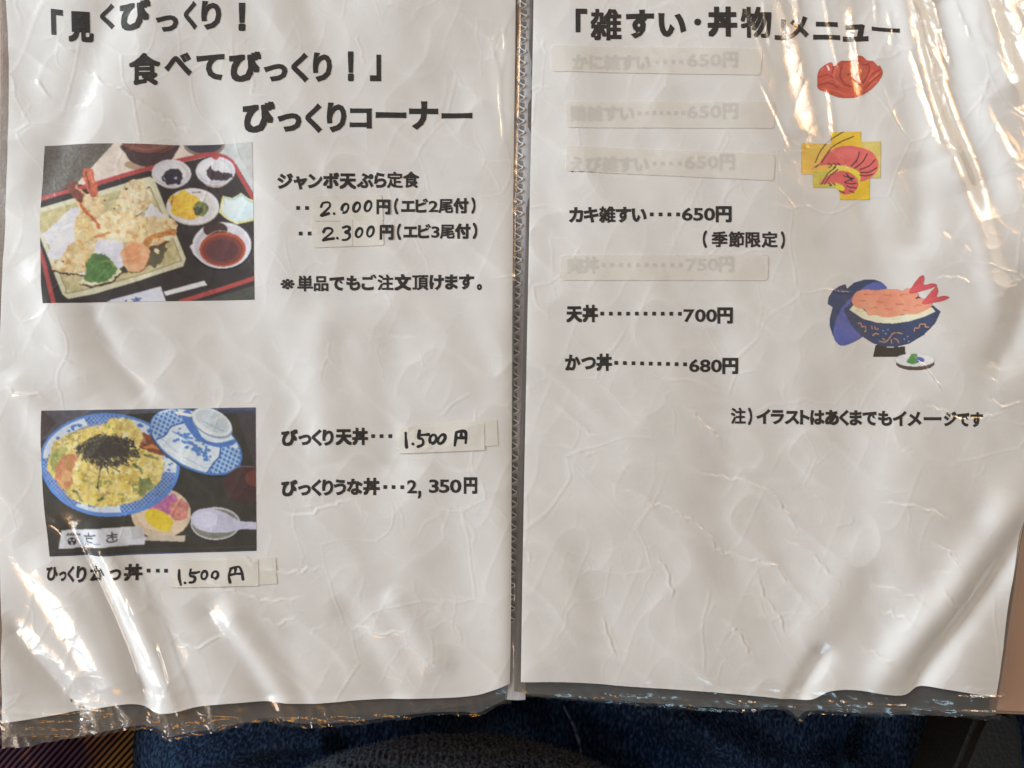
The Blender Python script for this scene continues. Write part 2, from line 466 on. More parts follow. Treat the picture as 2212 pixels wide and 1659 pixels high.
ST = [
    ([(1713, -20), (1718, 20), (1726, 65)], 13, 'WR'), ([(1773, -20), (1786, 55), (1801, 130), (1811, 170)], 11, 'WR'),
    ([(1690, 50), (1701, 120), (1715, 190)], 9, 'CR'), ([(1883, -20), (1891, 65), (1901, 125)], 7, 'WR'),
    ([(1912, 20), (1916, 60), (1922, 110)], 11, 'WR'),
    ([(1941, -10), (1956, 65), (1976, 115), (2001, 165), (2026, 225), (2041, 280), (2056, 330)], 13, 'WR'),
    ([(1926, 115), (1946, 170), (1956, 215)], 7, 'WR'), ([(1950, 90), (1976, 165), (1992, 215), (2010, 275), (2030, 340)], 20, 'CR'),
    ([(2056, -5), (2076, 50), (2088, 90)], 9, 'CR'), ([(2098, 5), (2106, 75), (2141, 130), (2180, 195)], 9, 'WR'),
    ([(2146, 90), (2171, 150), (2206, 210)], 9, 'CR'), ([(1631, 175), (1671, 255), (1703, 325)], 5, 'CR'),
    ([(1640, -10), (1650, 60), (1660, 110)], 7, 'CR'), ([(1830, 10), (1840, 90), (1850, 170), (1856, 230)], 16, 'CR'),
    ([(1990, 30), (2003, 80), (2030, 130)], 8, 'CR'), ([(2160, 30), (2180, 45), (2186, 70), (2170, 90)], 6, 'WR'),
    ([(1785, 185), (1792, 240), (1796, 300)], 9, 'WR'),
    ([(1076, 55), (1068, 75), (1060, 100), (1066, 130), (1070, 165), (1076, 260)], 6, 'WR'),
    ([(1092, 20), (1084, 60), (1088, 95), (1082, 130), (1078, 170), (1085, 330)], 5, 'CR'),
    ([(2030, 505), (2050, 515)], 8, 'WR'), ([(2075, 530), (2092, 545)], 8, 'WR'), ([(2010, -10), (2030, 60), (2060, 140)], 12, 'CR'), ([(2120, 210), (2150, 280), (2190, 350)], 14, 'WR'),
    ([(1600, 10), (1625, 70), (1650, 140)], 12, 'WR'),
    ([(210, 1100), (213, 1132), (210, 1167), (208, 1200), (224, 1228), (247, 1260), (261, 1289), (275, 1318), (280, 1340)], 12, 'WL'),
    ([(240, 1180), (262, 1205), (275, 1228), (294, 1262), (298, 1305)], 7, 'WL'),
    ([(276, 1250), (287, 1319), (315, 1354), (334, 1389), (358, 1440), (398, 1545)], 13, 'CL'),
    ([(318, 1330), (342, 1370), (352, 1420), (372, 1500)], 8, 'WL'),
    ([(290, 1390), (310, 1430), (338, 1490), (350, 1550)], 7, 'WL'),
    ([(2, 1139), (26, 1200), (61, 1260), (82, 1289), (112, 1331), (133, 1361), (163, 1395), (205, 1455), (262, 1530)], 7, 'WL'),
    ([(0, 1326), (70, 1396), (105, 1440), (160, 1510), (215, 1575)], 7, 'WL'),
    ([(60, 1360), (110, 1420), (170, 1500)], 16, 'CL'),
    ([(205, 1600), (300, 1580), (345, 1592)], 7, 'CF'),
    ([(360, 1575), (430, 1560), (480, 1545)], 9, 'WF'), ([(380, 1590), (450, 1580), (500, 1562)], 6, 'CF'),
    ([(1180, 1500), (1260, 1505), (1340, 1514)], 5, 'CF'), ([(1400, 1520), (1500, 1526), (1600, 1534)], 5, 'CF'),
    ([(1800, 1520), (1850, 1528), (1900, 1532)], 6, 'WF'), ([(2000, 1510), (2060, 1512), (2120, 1518)], 6, 'WF'),
    ([(700, 1555), (800, 1545), (900, 1535)], 5, 'CF'), ([(560, 1545), (610, 1552), (650, 1560)], 6, 'CF'), ([(100, 1575), (150, 1582), (200, 1570)], 6, 'WF'),
]
for pts, w, key in ST:
    streak(pts, w * 1.3, key)
HF = np.maximum(HF, HP + 0.62 * mm)

def ragged(f, a=2.2, seed=1):
    return lambda v: f(v) + a * noise(np.asarray(v, float), np.zeros(np.shape(v)), 13, seed) + a * 0.6 * noise(np.asarray(v, float), np.zeros(np.shape(v)), 5, seed + 1)

def samp(A, x, y):
    fx = (np.asarray(x, float) - GX[0]) / STEP; fy = (np.asarray(y, float) - GY[0]) / STEP
    fx = np.clip(fx, 0, len(GX) - 1.001); fy = np.clip(fy, 0, len(GY) - 1.001)
    ix = fx.astype(int); iy = fy.astype(int); fx = fx - ix; fy = fy - iy
    return ((A[iy, ix] * (1 - fx) + A[iy, ix + 1] * fx) * (1 - fy) + (A[iy + 1, ix] * (1 - fx) + A[iy + 1, ix + 1] * fx) * fy)

def W(x, y):
    return (x - CX) * S, (CY - y) * S

def curve_y(pts):
    p = smooth_line(pts, 6)
    o = np.argsort(p[:, 0]); return lambda x: np.interp(x, p[o, 0], p[o, 1])
def curve_x(pts):
    p = smooth_line(pts, 6)
    o = np.argsort(p[:, 1]); return lambda y: np.interp(y, p[o, 1], p[o, 0])

def sheet_mesh(name, left, right, top, bottom, field, dz=0.0, step=2.2, y_nominal=1560.0):
    """sheet bounded by left/right curves x(y) and a bottom curve y(x)"""
    nu = int((right(700) - left(700)) / step) + 1; nv = int((y_nominal - top) / step) + 1
    u = np.linspace(0, 1, nu); v = np.linspace(0, 1, nv)
    U, V = np.meshgrid(u, v)
    Yn = top + V * (y_nominal - top)
    for _ in range(3):
        X = left(Yn) * (1 - U) + right(Yn) * U
        Yn = top + V * (bottom(X) - top)
    x, y = W(X, Yn)
    return grid_mesh(name, x, y, samp(field, X, Yn) + dz)

left_paper_L = curve_x([(2, -100), (10, 15), (19, 247), (14, 450), (3, 620), (-6, 860), (-8, 1100), (2, 1350), (5, 1562)])
left_paper_R = curve_x([(1114, -100), (1113, 100), (1109, 400), (1106, 800), (1104, 1300), (1101, 1490)])
left_paper_B = curve_y([(-20, 1564), (5, 1562), (90, 1552), (180, 1539), (262, 1525), (300, 1528), (335, 1543), (370, 1541), (450, 1524), (575, 1517), (665, 1522), (800, 1513), (950, 1511), (1025, 1505), (1065, 1493), (1110, 1476)])
right_paper_L = curve_x([(1154, -100), (1150, 150), (1139, 700), (1130, 1150), (1125, 1473)])
right_paper_R = curve_x([(2262, -100), (2250, 600), (2236, 1000), (2204, 1180), (2182, 1290), (2166, 1420), (2154, 1507)])
right_paper_B = curve_y([(1110, 1472), (1125, 1473), (1231, 1474), (1356, 1484), (1456, 1490), (1556, 1497), (1656, 1507), (1706, 1514), (1756, 1512), (1796, 1494), (1856, 1492), (1951, 1504), (1991, 1483), (2056, 1490), (2153, 1507), (2200, 1512)])
left_film_L = curve_x([(-8, -100), (-4, 200), (-16, 600), (-22, 1000), (-14, 1400), (0, 1600)])
left_film_R = curve_x([(1126, -100), (1124, 100), (1117, 350), (1111, 700), (1107, 1000), (1103, 1400), (1101, 1550)])
left_film_B = curve_y([(-20, 1600), (190, 1592), (225, 1588), (300, 1575), (345, 1587), (357, 1600), (400, 1592), (500, 1573), (575, 1557), (650, 1570), (750, 1567), (900, 1549), (1000, 1545), (1030, 1547), (1110, 1510)])
right_film_L = curve_x([(1141, -100), (1138, 150), (1127, 700), (1112, 1150), (1106, 1520)])
right_film_R = curve_x([(2285, -100), (2270, 600), (2246, 1000), (2212, 1191), (2198, 1290), (2180, 1419), (2165, 1521), (2160, 1550)])
right_film_B = curve_y([(1100, 1500), (1256, 1514), (1456, 1530), (1606, 1537), (1681, 1532), (1712, 1546), (1728, 1557), (1751, 1542), (1820, 1543), (1906, 1547), (2030, 1540), (2131, 1553), (2170, 1550)])

# ------------------------------------------------------------------ the menu folder
folder = thing('menu_folder', 'open black clear-pocket menu folder with two crinkled transparent pockets and grey spine on the table', 'folder')

def slab(name, outline, z0, z1, material, parent, bev=0.0):
    bm = bmesh.new()
    vs = [bm.verts.new((*W(x, y), z1)) for x, y in outline]
    f = bm.faces.new(vs)
    if f.normal.z < 0: f.normal_flip()
    r = bmesh.ops.extrude_face_region(bm, geom=[f])
    top = [g for g in r['geom'] if isinstance(g, bmesh.types.BMVert)]
    for v in top: v.co.z = z0
    bmesh.ops.recalc_face_normals(bm, faces=bm.faces)
    if bev: bmesh.ops.bevel(bm, geom=bm.edges[:], offset=bev, segments=2, affect='EDGES')
    me = bpy.data.meshes.new(name); bm.to_mesh(me); bm.free()
    return obj(name, me, material, parent, smooth=False)

slab('cover', [(18, -130), (1105, -130), (1105, 1536), (700, 1560), (200, 1580), (60, 1590), (8, 1400), (2, 1000), (10, 600), (30, 250)], -0.0086, -0.0078, M['cover'], folder, 0.0002)
slab('cover', [(1107, -130), (2300, -130), (2268, 700), (2215, 1190), (2175, 1420), (2160, 1553), (1700, 1536), (1107, 1512)], -0.0086, -0.0078, M['cover'], folder, 0.0002)

# spine: a long gently rounded strip with a welded zigzag on its left side
sx0 = curve_x([(1127, -100), (1125, 0), (1110, 700), (1104, 1400), (1101, 1530)])
sx1 = curve_x([(1162, -100), (1160, 150), (1148, 700), (1134, 1400), (1132, 1530)])
ys = np.arange(-110, 1522, 6.0); us = np.linspace(-0.35, 1.1, 16)
U, Yv = np.meshgrid(us, ys)
Xs = sx0(Yv) * (1 - U) + sx1(Yv) * U
x, y = W(Xs, Yv)
z = -0.0024 + 0.0006 * np.cos((U - 0.5) * 2.4) + 0.00008 * noise(Xs, Yv, 40, 5)
spine = obj('spine', grid_mesh('spine', x, y, z), M['spine'], folder)

# one welded tooth: a hollow with a bright curved rim; copied down the spine
def ribbon(bm, pts, w, z, thick=0.0, mi=0):
    p = smooth_line(pts, 4)
    d = np.gradient(p, axis=0); d /= np.maximum(np.hypot(d[:, 0], d[:, 1]), 1e-9)[:, None]
    nn = np.stack([-d[:, 1], d[:, 0]], -1)
    rows = []
    for q, n_ in zip(p, nn):
        rows.append([bm.verts.new((q[0] - n_[0] * w / 2, q[1] - n_[1] * w / 2, z)),
                     bm.verts.new((q[0], q[1], z + thick)),
                     bm.verts.new((q[0] + n_[0] * w / 2, q[1] + n_[1] * w / 2, z))])
    for a, c in zip(rows[:-1], rows[1:]):
        for k in (0, 1):
            f = bm.faces.new((a[k], a[k + 1], c[k + 1], c[k])); f.material_index = mi

bm = bmesh.new()
wd = 13.5 * S
def hol(pts, z):
    vs = [bm.verts.new((px * S, -py * S, z)) for px, py in pts]
    f = bm.faces.new(vs); f.material_index = 1
    if f.normal.z < 0: f.normal_flip()
hol([(1.8, 1.5), (11, 1.2), (12.6, 4), (12.6, 11.5), (8, 10.5), (2.5, 6.5)], 0.00025)
hol([(0.8, 9.5), (5, 12), (8.5, 13.4), (6.5, 17.5), (1.0, 21)], 0.00025)
ribbon(bm, [(0.6 * S, -8.2 * S), (4.5 * S, -11.6 * S), (9 * S, -13.4 * S), (13.2 * S, -14.6 * S)], 2.9 * S, 0.00027, 0.0007)
ribbon(bm, [(0.6 * S, -23.2 * S), (5 * S, -20.8 * S), (10 * S, -18.6 * S), (12.5 * S, -15.5 * S)], 2.3 * S, 0.00027, 0.0005)
tooth_me = bpy.data.meshes.new('tooth'); bm.to_mesh(tooth_me); bm.free()
for p_ in tooth_me.polygons: p_.use_smooth = True
tooth_me.materials.append(M['weld']); tooth_me.materials.append(M['hollow'])
yy = -60.0
while yy < 1330:
    t = bpy.data.objects.new('tooth', tooth_me); link(t, spine)
    x0 = float(sx0(yy)) + (1 if yy < 900 else 0) - max(0, (yy - 900) / 430) * 4
    wx, wy = W(x0, yy)
    t.location = (wx, wy, -0.0024 + 0.0003)
    t.rotation_euler = (0, 0, math.radians(-0.8) + random.uniform(-0.03, 0.03))
    t.scale = (random.uniform(0.92, 1.05), random.uniform(0.94, 1.03), 1)
    yy += 25.2

def shift(f, d): return lambda v: f(v) + d
obj('pocket', sheet_mesh('pocket', left_film_L, left_film_R, -110, ragged(left_film_B), HF), M['film'], folder)
obj('pocket', sheet_mesh('pocket', right_film_L, ragged(right_film_R, 1.5, 7), -110, ragged(right_film_B, 2.2, 4), HF), M['film'], folder)
# backs of the open pockets and the pockets below, showing under the sheets' lower edges
HL = 0.6 * HP - 1.6 * mm + mm * (0.35 * crk + 0.16 * crk2) * (0.25 + 0.75 * np.clip((PY - 1480) / 40, 0, 1))
HL2 = 0.3 * HP - 3.3 * mm + mm * (0.45 * np.roll(crk, 31, 1) + 0.2 * np.roll(crk2, 17, 1)) * (0.25 + 0.75 * np.clip((PY - 1480) / 40, 0, 1))
obj('pocket_back', sheet_mesh('pocket_back', shift(left_film_L, 3), shift(left_film_R, -5), -110, shift(left_film_B, -3), HL, step=5), M['film_low'], folder)
obj('pocket_back', sheet_mesh('pocket_back', shift(right_film_L, 4), shift(right_film_R, -5), -110, shift(right_film_B, -4), HL, step=5), M['film_low'], folder)
low_B = curve_y([(-30, 1626), (60, 1618), (120, 1606), (200, 1592), (260, 1572), (400, 1580), (600, 1560), (900, 1545), (1110, 1508)])
obj('lower_pocket', sheet_mesh('lower_pocket', shift(left_film_L, -6), shift(left_film_R, -8), -110, ragged(low_B, 2, 9), HL2, step=5), M['film_low'], folder)
low_B2 = curve_y([(1100, 1506), (1300, 1520), (1500, 1533), (1700, 1540), (1900, 1549), (2100, 1554), (2190, 1550)])
obj('lower_pocket', sheet_mesh('lower_pocket', shift(right_film_L, 4), shift(right_film_R, 2), -110, ragged(low_B2, 1.5, 12), HL2, step=5), M['film_low'], folder)

# ------------------------------------------------------------------ sheets
sheetL = thing('menu_sheet', 'creased white menu sheet left of the spine with two food photographs and large black heading', 'menu page')
sheetR = thing('menu_sheet', 'creased white menu sheet right of the spine with crab, shrimp and rice bowl drawings', 'menu page')
obj('paper', sheet_mesh('paper', left_paper_L, left_paper_R, -105, left_paper_B, HP), M['paper'], sheetL)
obj('paper', sheet_mesh('paper', right_paper_L, right_paper_R, -105, right_paper_B, HP), M['paper'], sheetR)
# sheet in the pocket below on the right, a sliver of it showing past the edge
under = sheet_mesh('under_sheet', shift(right_paper_L, 3), shift(right_paper_R, 9), -100, shift(right_paper_B, -14), 0.6 * HP - 2.6 * mm, step=8)
o = obj('menu_sheet', under, M['paper'])
o['label'] = 'white sheet in the pocket beneath, only a sliver showing past the right edge'; o['category'] = 'menu page'

def drape(name, bm, off, material, parent, cell=11.0, skirt=0.0, field=None):
    """bm holds flat faces in page units; cut to a lattice and laid on the sheet"""
    field = HP if field is None else field
    xs = [v.co.x for v in bm.verts]; ys_ = [v.co.y for v in bm.verts]
    for ax, lo, hi in ((0, min(xs), max(xs)), (1, min(ys_), max(ys_))):
        t = math.floor(lo / cell) * cell + cell
        while t < hi:
            co = (t, 0, 0) if ax == 0 else (0, t, 0); no = (1, 0, 0) if ax == 0 else (0, 1, 0)
            bmesh.ops.bisect_plane(bm, geom=bm.verts[:] + bm.edges[:] + bm.faces[:], plane_co=co, plane_no=no, dist=1e-4)
            t += cell
    if skirt:
        be = [e for e in bm.edges if e.is_boundary]
        r = bmesh.ops.extrude_edge_only(bm, edges=be)
        for g in r['geom']:
            if isinstance(g, bmesh.types.BMVert): g.co.z = -1
    n_ = len(bm.verts)
    co = np.array([v.co[:] for v in bm.verts])
    z = samp(field, co[:, 0], co[:, 1]) + off + np.where(co[:, 2] < -0.5, -skirt, co[:, 2])
    x, y = W(co[:, 0], co[:, 1])
    for v, a, b_, c_ in zip(bm.verts, x, y, z): v.co = (a, b_, c_)
    me = bpy.data.meshes.new(name); bm.to_mesh(me); bm.free()
    return obj(name, me, material, parent, smooth=True)

# ---- printed text
_cache = {}
DENSE = set('雑鶏節限頂尾注単品物食季定')
def _glyph_mesh(ch, off):
    c = bpy.data.curves.new('glyph', 'FONT'); c.body = ch; c.size = 1; c.resolution_u = 3
    c.offset = off
    o = bpy.data.objects.new('glyph', c); C.objects.link(o)
    dg = bpy.context.evaluated_depsgraph_get()
    ev = o.evaluated_get(dg); me = ev.to_mesh()
    v = np.array([q.co[:2] for q in me.vertices]); f = [tuple(p.vertices) for p in me.polygons]
    area = sum(p.area for p in me.polygons)
    from collections import Counter
    cnt = Counter(tuple(sorted((t[k], t[(k + 1) % len(t)]))) for t in f for k in range(len(t)))
    per = sum(float(np.hypot(*(v[a] - v[b_]))) for (a, b_), n_ in cnt.items() if n_ == 1)
    ev.to_mesh_clear(); bpy.data.objects.remove(o); bpy.data.curves.remove(c)
    return v, f, area, per

def glyph(ch):
    """outline glyph made bold: by outline offset, or, where that tangles, by overlaid shifted copies"""
    if ch in _cache: return _cache[ch]
    r = 0.028 if ch in DENSE else 0.012 if ch == '※' else 0.026 if ch in '0123456789' else 0.048
    v0, f0, a0, p0 = _glyph_mesh(ch, 0)
    v, f, a, p = _glyph_mesh(ch, r)
    z = np.zeros(len(v))
    if ord(ch) >= 0x4e00 or ch == '※' or a < a0 + 0.65 * p0 * r or a > a0 + 1.25 * p0 * r:
        vs, fs, zs = [], [], []
        dirs = [(0, 0)] + [(r * a_, r * b_) for a_, b_ in ((1, 1), (1, -1), (-1, 1), (-1, -1), (1, 0), (-1, 0), (0, 1), (0, -1))]
        for k, (dx, dy) in enumerate(dirs):
            fs += [tuple(i_ + k * len(v0) for i_ in t) for t in f0]
            vs.append(v0 + np.array([dx, dy])); zs.append(np.full(len(v0), k * 2.5e-6))
        v = np.vstack(vs); f = fs; z = np.concatenate(zs)
    _cache[ch] = (v, f, v[:, 0].min(), v[:, 0].max(), v[:, 1].min(), v[:, 1].max(), z)
    return _cache[ch]

def put_glyph(bm, ch, fx, fy):
    v, f, *_, z = glyph(ch)
    vs = [bm.verts.new((fx(a, b_), fy(a, b_), zz)) for (a, b_), zz in zip(v, z)]
    for t in f:
        if len(set(t)) < 3: continue
        try: bm.faces.new([vs[i] for i in reversed(t)])
        except ValueError: pass

def box_char(bm, ch, x0, x1, y0, y1, slant=0.0):
    _, _, a0, a1, b0, b1, _z = glyph(ch)
    put_glyph(bm, ch, lambda a, b_: x0 + (a - a0) / (a1 - a0) * (x1 - x0) + slant * 0,
              lambda a, b_: y1 - (b_ - b0) / (b1 - b0) * (y1 - y0) + slant * (a - a0) / (a1 - a0))

def seg(bm, text, x0, x1, yl, yr, em):
    ws = []
    for ch in text:
        _, _, a0, a1, _, _, _z = glyph(ch)
        ws.append((a1 - a0) * em * (1.32 if ch in '0123456789' else 1.0))
    gap = (x1 - x0 - sum(ws)) / max(1, len(text) - 1)
    if len(text) == 1: ws = [x1 - x0]
    elif gap < 0.8:
        k = (x1 - x0 - 0.8 * (len(text) - 1)) / sum(ws); ws = [w * k for w in ws]; gap = 0.8
    x = x0
    for ch, w in zip(text, ws):
        _, _, a0, a1, _, _, _z = glyph(ch)
        yc = yl + (yr - yl) * ((x + w / 2) - x0) / max(1, x1 - x0)
        put_glyph(bm, ch, lambda a, b_: x + (a - a0) / (a1 - a0) * w, lambda a, b_: yc - (b_ - 0.365) * em)
        x += w + gap

def dots(bm, xs, y, s=8.0, y2=None):
    for i, cx in enumerate(xs):
        yy_ = y if y2 is None else y + (y2 - y) * i / max(1, len(xs) - 1)
        vs = [bm.verts.new((cx + dx * s / 2, yy_ + dy * s / 2, 0)) for dx, dy in ((-1, -1), (-1, 1), (1, 1), (1, -1))]
        bm.faces.new(vs)

def text_obj(name, parent, build, off=0.11 * mm, material='ink'):
    bm = bmesh.new(); build(bm)
    return drape(name, bm, off, M[material], parent)

def heading(parent, boxes):
    def b_(bm):
        for ch, x0, x1, y0, y1, *sl in boxes: box_char(bm, ch, x0, x1, y0, y1, *(sl or [0]))
    return text_obj('heading_text', parent, b_)

heading(sheetL, [('「', 110, 137, 19, 74, 4), ('見', 148, 202, 25, 90, 2), ('く', 216, 249, 8, 64), ('び', 260, 330, 4, 70, -2), ('っ', 340, 388, 36, 72),
                 ('く', 400, 428, 5, 67), ('り', 437, 480, 5, 67), ('！', 516, 531, 7, 68)])
heading(sheetL, [('食', 281, 348, 118, 186, -2), ('べ', 356, 415, 116, 166, -2), ('て', 425, 486, 118, 174), ('び', 496, 565, 112, 178), ('っ', 570, 622, 139, 177),
                 ('く', 630, 667, 114, 179), ('り', 676, 717, 113, 177), ('！', 751, 764, 111, 175), ('」', 799, 823, 118, 175)])
heading(sheetL, [('び', 525, 595, 220, 288), ('っ', 600, 652, 245, 286), ('く', 660, 696, 223, 288), ('り', 706, 748, 221, 286), ('コ', 755, 803, 233, 277),
                 ('ー', 811, 877, 241, 254), ('ナ', 883, 946, 217, 279), ('ー', 953, 1020, 242, 254)])
heading(sheetR, [('「', 1243, 1268, 20, 72), ('雑', 1275, 1342, 20, 89), ('す', 1352, 1412, 22, 85), ('い', 1421, 1481, 30, 82), ('・', 1498, 1513, 43, 58),
                 ('丼', 1527, 1590, 17, 83), ('物', 1598, 1665, 17, 85), ('」', 1672, 1698, 42, 88), ('メ', 1701, 1749, 33, 84), ('ニ', 1758, 1815, 45, 84, 3),
                 ('ュ', 1821, 1876, 52, 90, -1), ('ー', 1883, 1940, 57, 66, 8)])

L_ = sheetL; R_ = sheetR
def T(parent, *parts):
    def b_(bm):
        for p in parts:
            if p[0] == 'dots': dots(bm, *p[1:])
            else: seg(bm, *p)
    return text_obj('menu_text', parent, b_)
T(L_, ('ジャンボ天ぷら定食', 600, 905, 393, 387.5, 36))
T(L_, ('dots', (645, 664), 450))
T(L_, ('円', 813, 843, 446, 446, 34), ('（', 851, 860, 445.5, 445.5, 34), ('エビ2尾付', 866, 1012, 445, 444, 33), ('）', 1018, 1027, 444, 444, 34))
T(L_, ('dots', (650.3, 669.5), 505))
T(L_, ('円', 820, 850, 501, 501, 34), ('（', 857, 866, 501, 501, 34), ('エビ3尾付', 871, 1016, 500.5, 499.5, 33), ('）', 1021, 1031, 499, 499, 34))
T(L_, ('※', 607, 637, 613, 613, 40), ('単品でもご注文頂けます', 643, 1024, 613.5, 609, 35), ('。', 1030, 1041, 611, 611, 34))
T(L_, ('びっくり', 607.5, 722, 946, 945, 37), ('天丼', 726, 795, 943.5, 943, 37), ('dots', (806, 824, 843), 942))
T(L_, ('びっくりうな丼', 607.5, 820, 1055, 1051, 37), ('dots', (832, 850, 869), 1052), ('2', 879.6, 901, 1050, 1050, 39), ('，', 903, 910, 1056, 1056, 40), ('350', 927, 997, 1049, 1049, 39), ('円', 1002, 1031, 1047.5, 1047.5, 38))
T(L_, ('ひ', 103, 127, 1238, 1238, 34), ('っ', 129, 144, 1240, 1240, 34), ('く', 146, 161, 1240, 1240, 36), ('り', 165, 186, 1241, 1241, 38), ('か', 192, 228, 1240, 1240, 36),
  ('つ', 242, 268, 1238, 1237, 34), ('丼', 273, 309, 1236, 1234, 35), ('dots', (322, 342, 360), 1232))

def ghost(parent, *parts):
    return T(parent, *parts)
ghost(R_, ('かに雑すい', 1236, 1405, 137, 137, 35), ('dots', (1419, 1436, 1453, 1470), 136), ('650円', 1483, 1592, 133, 132, 36))
ghost(R_, ('鶏雑すい', 1232, 1370, 247, 246, 35), ('dots', tuple(np.linspace(1381, 1475, 7)), 246), ('650円', 1483, 1592, 243, 243, 36))
ghost(R_, ('えび雑すい', 1231, 1401, 357, 356, 35), ('dots', (1413, 1431, 1449, 1467), 355), ('650円', 1478, 1586, 352, 351, 36))
T(R_, ('カキ雑すい', 1228, 1396, 465, 465, 36), ('dots', (1407, 1426, 1445, 1464), 464), ('650円', 1472, 1579, 463, 463, 37))
T(R_, ('（', 1517, 1526, 518, 518, 36), ('季節限定', 1536, 1678, 518, 519, 35), ('）', 1685, 1694, 520, 520, 36))
ghost(R_, ('肉丼', 1226, 1293, 574, 574, 36), ('dots', tuple(np.linspace(1303, 1470, 10)), 573), ('750円', 1481, 1585, 572, 571, 36))
T(R_, ('天丼', 1223, 1291, 679, 678, 37), ('dots', tuple(np.linspace(1300, 1468, 10)), 678), ('700円', 1476, 1582, 681, 681, 37))
T(R_, ('かつ丼', 1220, 1321, 784, 783, 37), ('dots', tuple(np.linspace(1330, 1479, 9)), 784, 8.0, 787), ('680円', 1488, 1594, 789, 790, 37))
T(R_, ('注', 1579, 1611, 899, 899, 36), ('）', 1616, 1625, 900, 900, 36), ('イラストはあくまでもイメ', 1634, 1989, 900, 905, 35), ('ー', 1994, 2032, 905, 905, 35), ('ジです', 2037, 2122, 905, 907, 34))

# ---- stickers
def sticker(parent, q, r, off, material, th=0.00018):
    q = np.array(q, float); pts = []
    for i in range(4):
        a, b_, c_ = q[i - 1], q[i], q[(i + 1) % 4]
        d0 = (a - b_) / np.hypot(*(a - b_)); d1 = (c_ - b_) / np.hypot(*(c_ - b_))
        if r > 0:
            for t in np.linspace(0, 1, 5):
                p0 = b_ + d0 * r; p1 = b_ + d1 * r
                pts.append((1 - t) ** 2 * p0 + 2 * t * (1 - t) * b_ + t * t * p1)
        else: pts.append(b_)
    bm = bmesh.new()
    f = bm.faces.new([bm.verts.new((p[0], p[1], 0)) for p in reversed(pts)])
    f.normal_update()
    o = drape('price_sticker' if material == 'sticker_solid' else 'cover_sticker', bm, off, M[material], parent, cell=14, skirt=th)
    for p in o.data.polygons: p.use_smooth = False
    return o
for k, q in enumerate((
    [(1190, 100), (1645, 109), (1638, 166), (1190, 155)],
    [(1222, 221), (1671, 223), (1668, 280), (1222, 276)],
    [(1223, 316), (1672, 336), (1668, 392), (1221, 370)],
    [(1212, 552), (1657, 551), (1657, 606), (1209, 606)])):
    sticker(R_, q, 8, 0.26 * mm, 'sticker')

HANDOFF = 0.12 * mm
def handwriting(parent, strokes, w, off):
    bm = bmesh.new()
    for s in strokes:
        p = smooth_line(s, 6) if len(s) > 2 else np.array(s, float)
        if len(p) == 2: p = np.linspace(p[0], p[1], 6)
        d = np.gradient(p, axis=0); d /= np.maximum(np.hypot(d[:, 0], d[:, 1]), 1e-9)[:, None]
        nn = np.stack([-d[:, 1], d[:, 0]], -1)
        n_ = len(p); ww = w * 1.2 * (0.95 + 0.18 * np.sin(np.linspace(0, 5, n_) + s[0][0]))
        a = [bm.verts.new((*(p[i] - nn[i] * ww[i] / 2), 0)) for i in range(n_)]
        c_ = [bm.verts.new((*(p[i] + nn[i] * ww[i] / 2), 0)) for i in range(n_)]
        for i in range(n_ - 1): bm.faces.new((a[i], c_[i], c_[i + 1], a[i + 1]))
        for e, sg in ((0, -1), (n_ - 1, 1)):     # round ends
            th = math.atan2(d[e][1], d[e][0]); ring = []
            for k in range(9):
                t = th + sg * 0 + math.pi * (k / 8 - 0.5) + (0 if sg > 0 else math.pi)
                ring.append(bm.verts.new((p[e][0] + ww[e] / 2 * math.cos(t), p[e][1] + ww[e] / 2 * math.sin(t), 0)))
            bm.faces.new(ring)
    bmesh.ops.recalc_face_normals(bm, faces=bm.faces)
    return drape('handwriting', bm, off, M['marker'], parent)

def conv(strokes, ox, oy, k):
    return [[(ox + a * k, oy + b_ * k) for a, b_ in s] for s in strokes]
def oval(cx, cy, rx, ry, tilt=0.0):
    return [(cx + rx * math.cos(t) + tilt * math.sin(t), cy + ry * math.sin(t)) for t in np.linspace(-1.9, -1.9 + 6.4, 15)]

so = 0.22 * mm; hw = so + 0.06 * mm
s1 = sticker(L_, [(675.6, 424.5), (823.6, 420.5), (827.6, 476.4), (677, 478)], 4, so, 'sticker_solid')
s2 = sticker(L_, [(674.3, 480.5), (826, 475), (829, 530), (678, 535.6)], 4, so, 'sticker_solid')
s2b = sticker(L_, [(737, 473.5), (760.5, 473), (761.5, 530.5), (738, 532)], 1, so + 0.10 * mm, 'sticker_solid', 0.0001)
handwriting(s1, conv([[(530, 640), (545, 610), (590, 605), (600, 635), (560, 680), (530, 712), (565, 702), (590, 694)], [(632, 692), (636, 697)],
                      oval(722, 650, 25, 36, -8), oval(815, 640, 25, 37, -8), oval(907, 632, 25, 40, -8)], 553, 276.5, 0.2666), 4.9, hw)
handwriting(s2, conv([[(550, 845), (565, 818), (605, 815), (620, 840), (580, 880), (545, 912), (590, 903), (630, 897)], [(660, 893), (664, 897)],
                      oval(835, 848, 25, 36, -8), oval(927, 840, 25, 40, -8)], 553, 276.5, 0.2666), 4.9, hw)
handwriting(s2b, conv([[(705, 808), (735, 798), (758, 808), (750, 832), (725, 845), (755, 856), (758, 885), (735, 905), (703, 908)]], 553, 276.5, 0.2666), 4.9, hw + 0.1 * mm)
printed_yen = (so + 0.05 * mm)
text_obj('menu_text', s1, lambda bm: seg(bm, '円', 813, 843, 446, 446, 34), printed_yen)
text_obj('menu_text', s2, lambda bm: seg(bm, '円', 820, 850, 501, 501, 34), printed_yen)
a1 = sticker(L_, [(854, 921.6), (1073, 906.6), (1075.6, 962), (857, 973)], 2, so, 'sticker_solid')
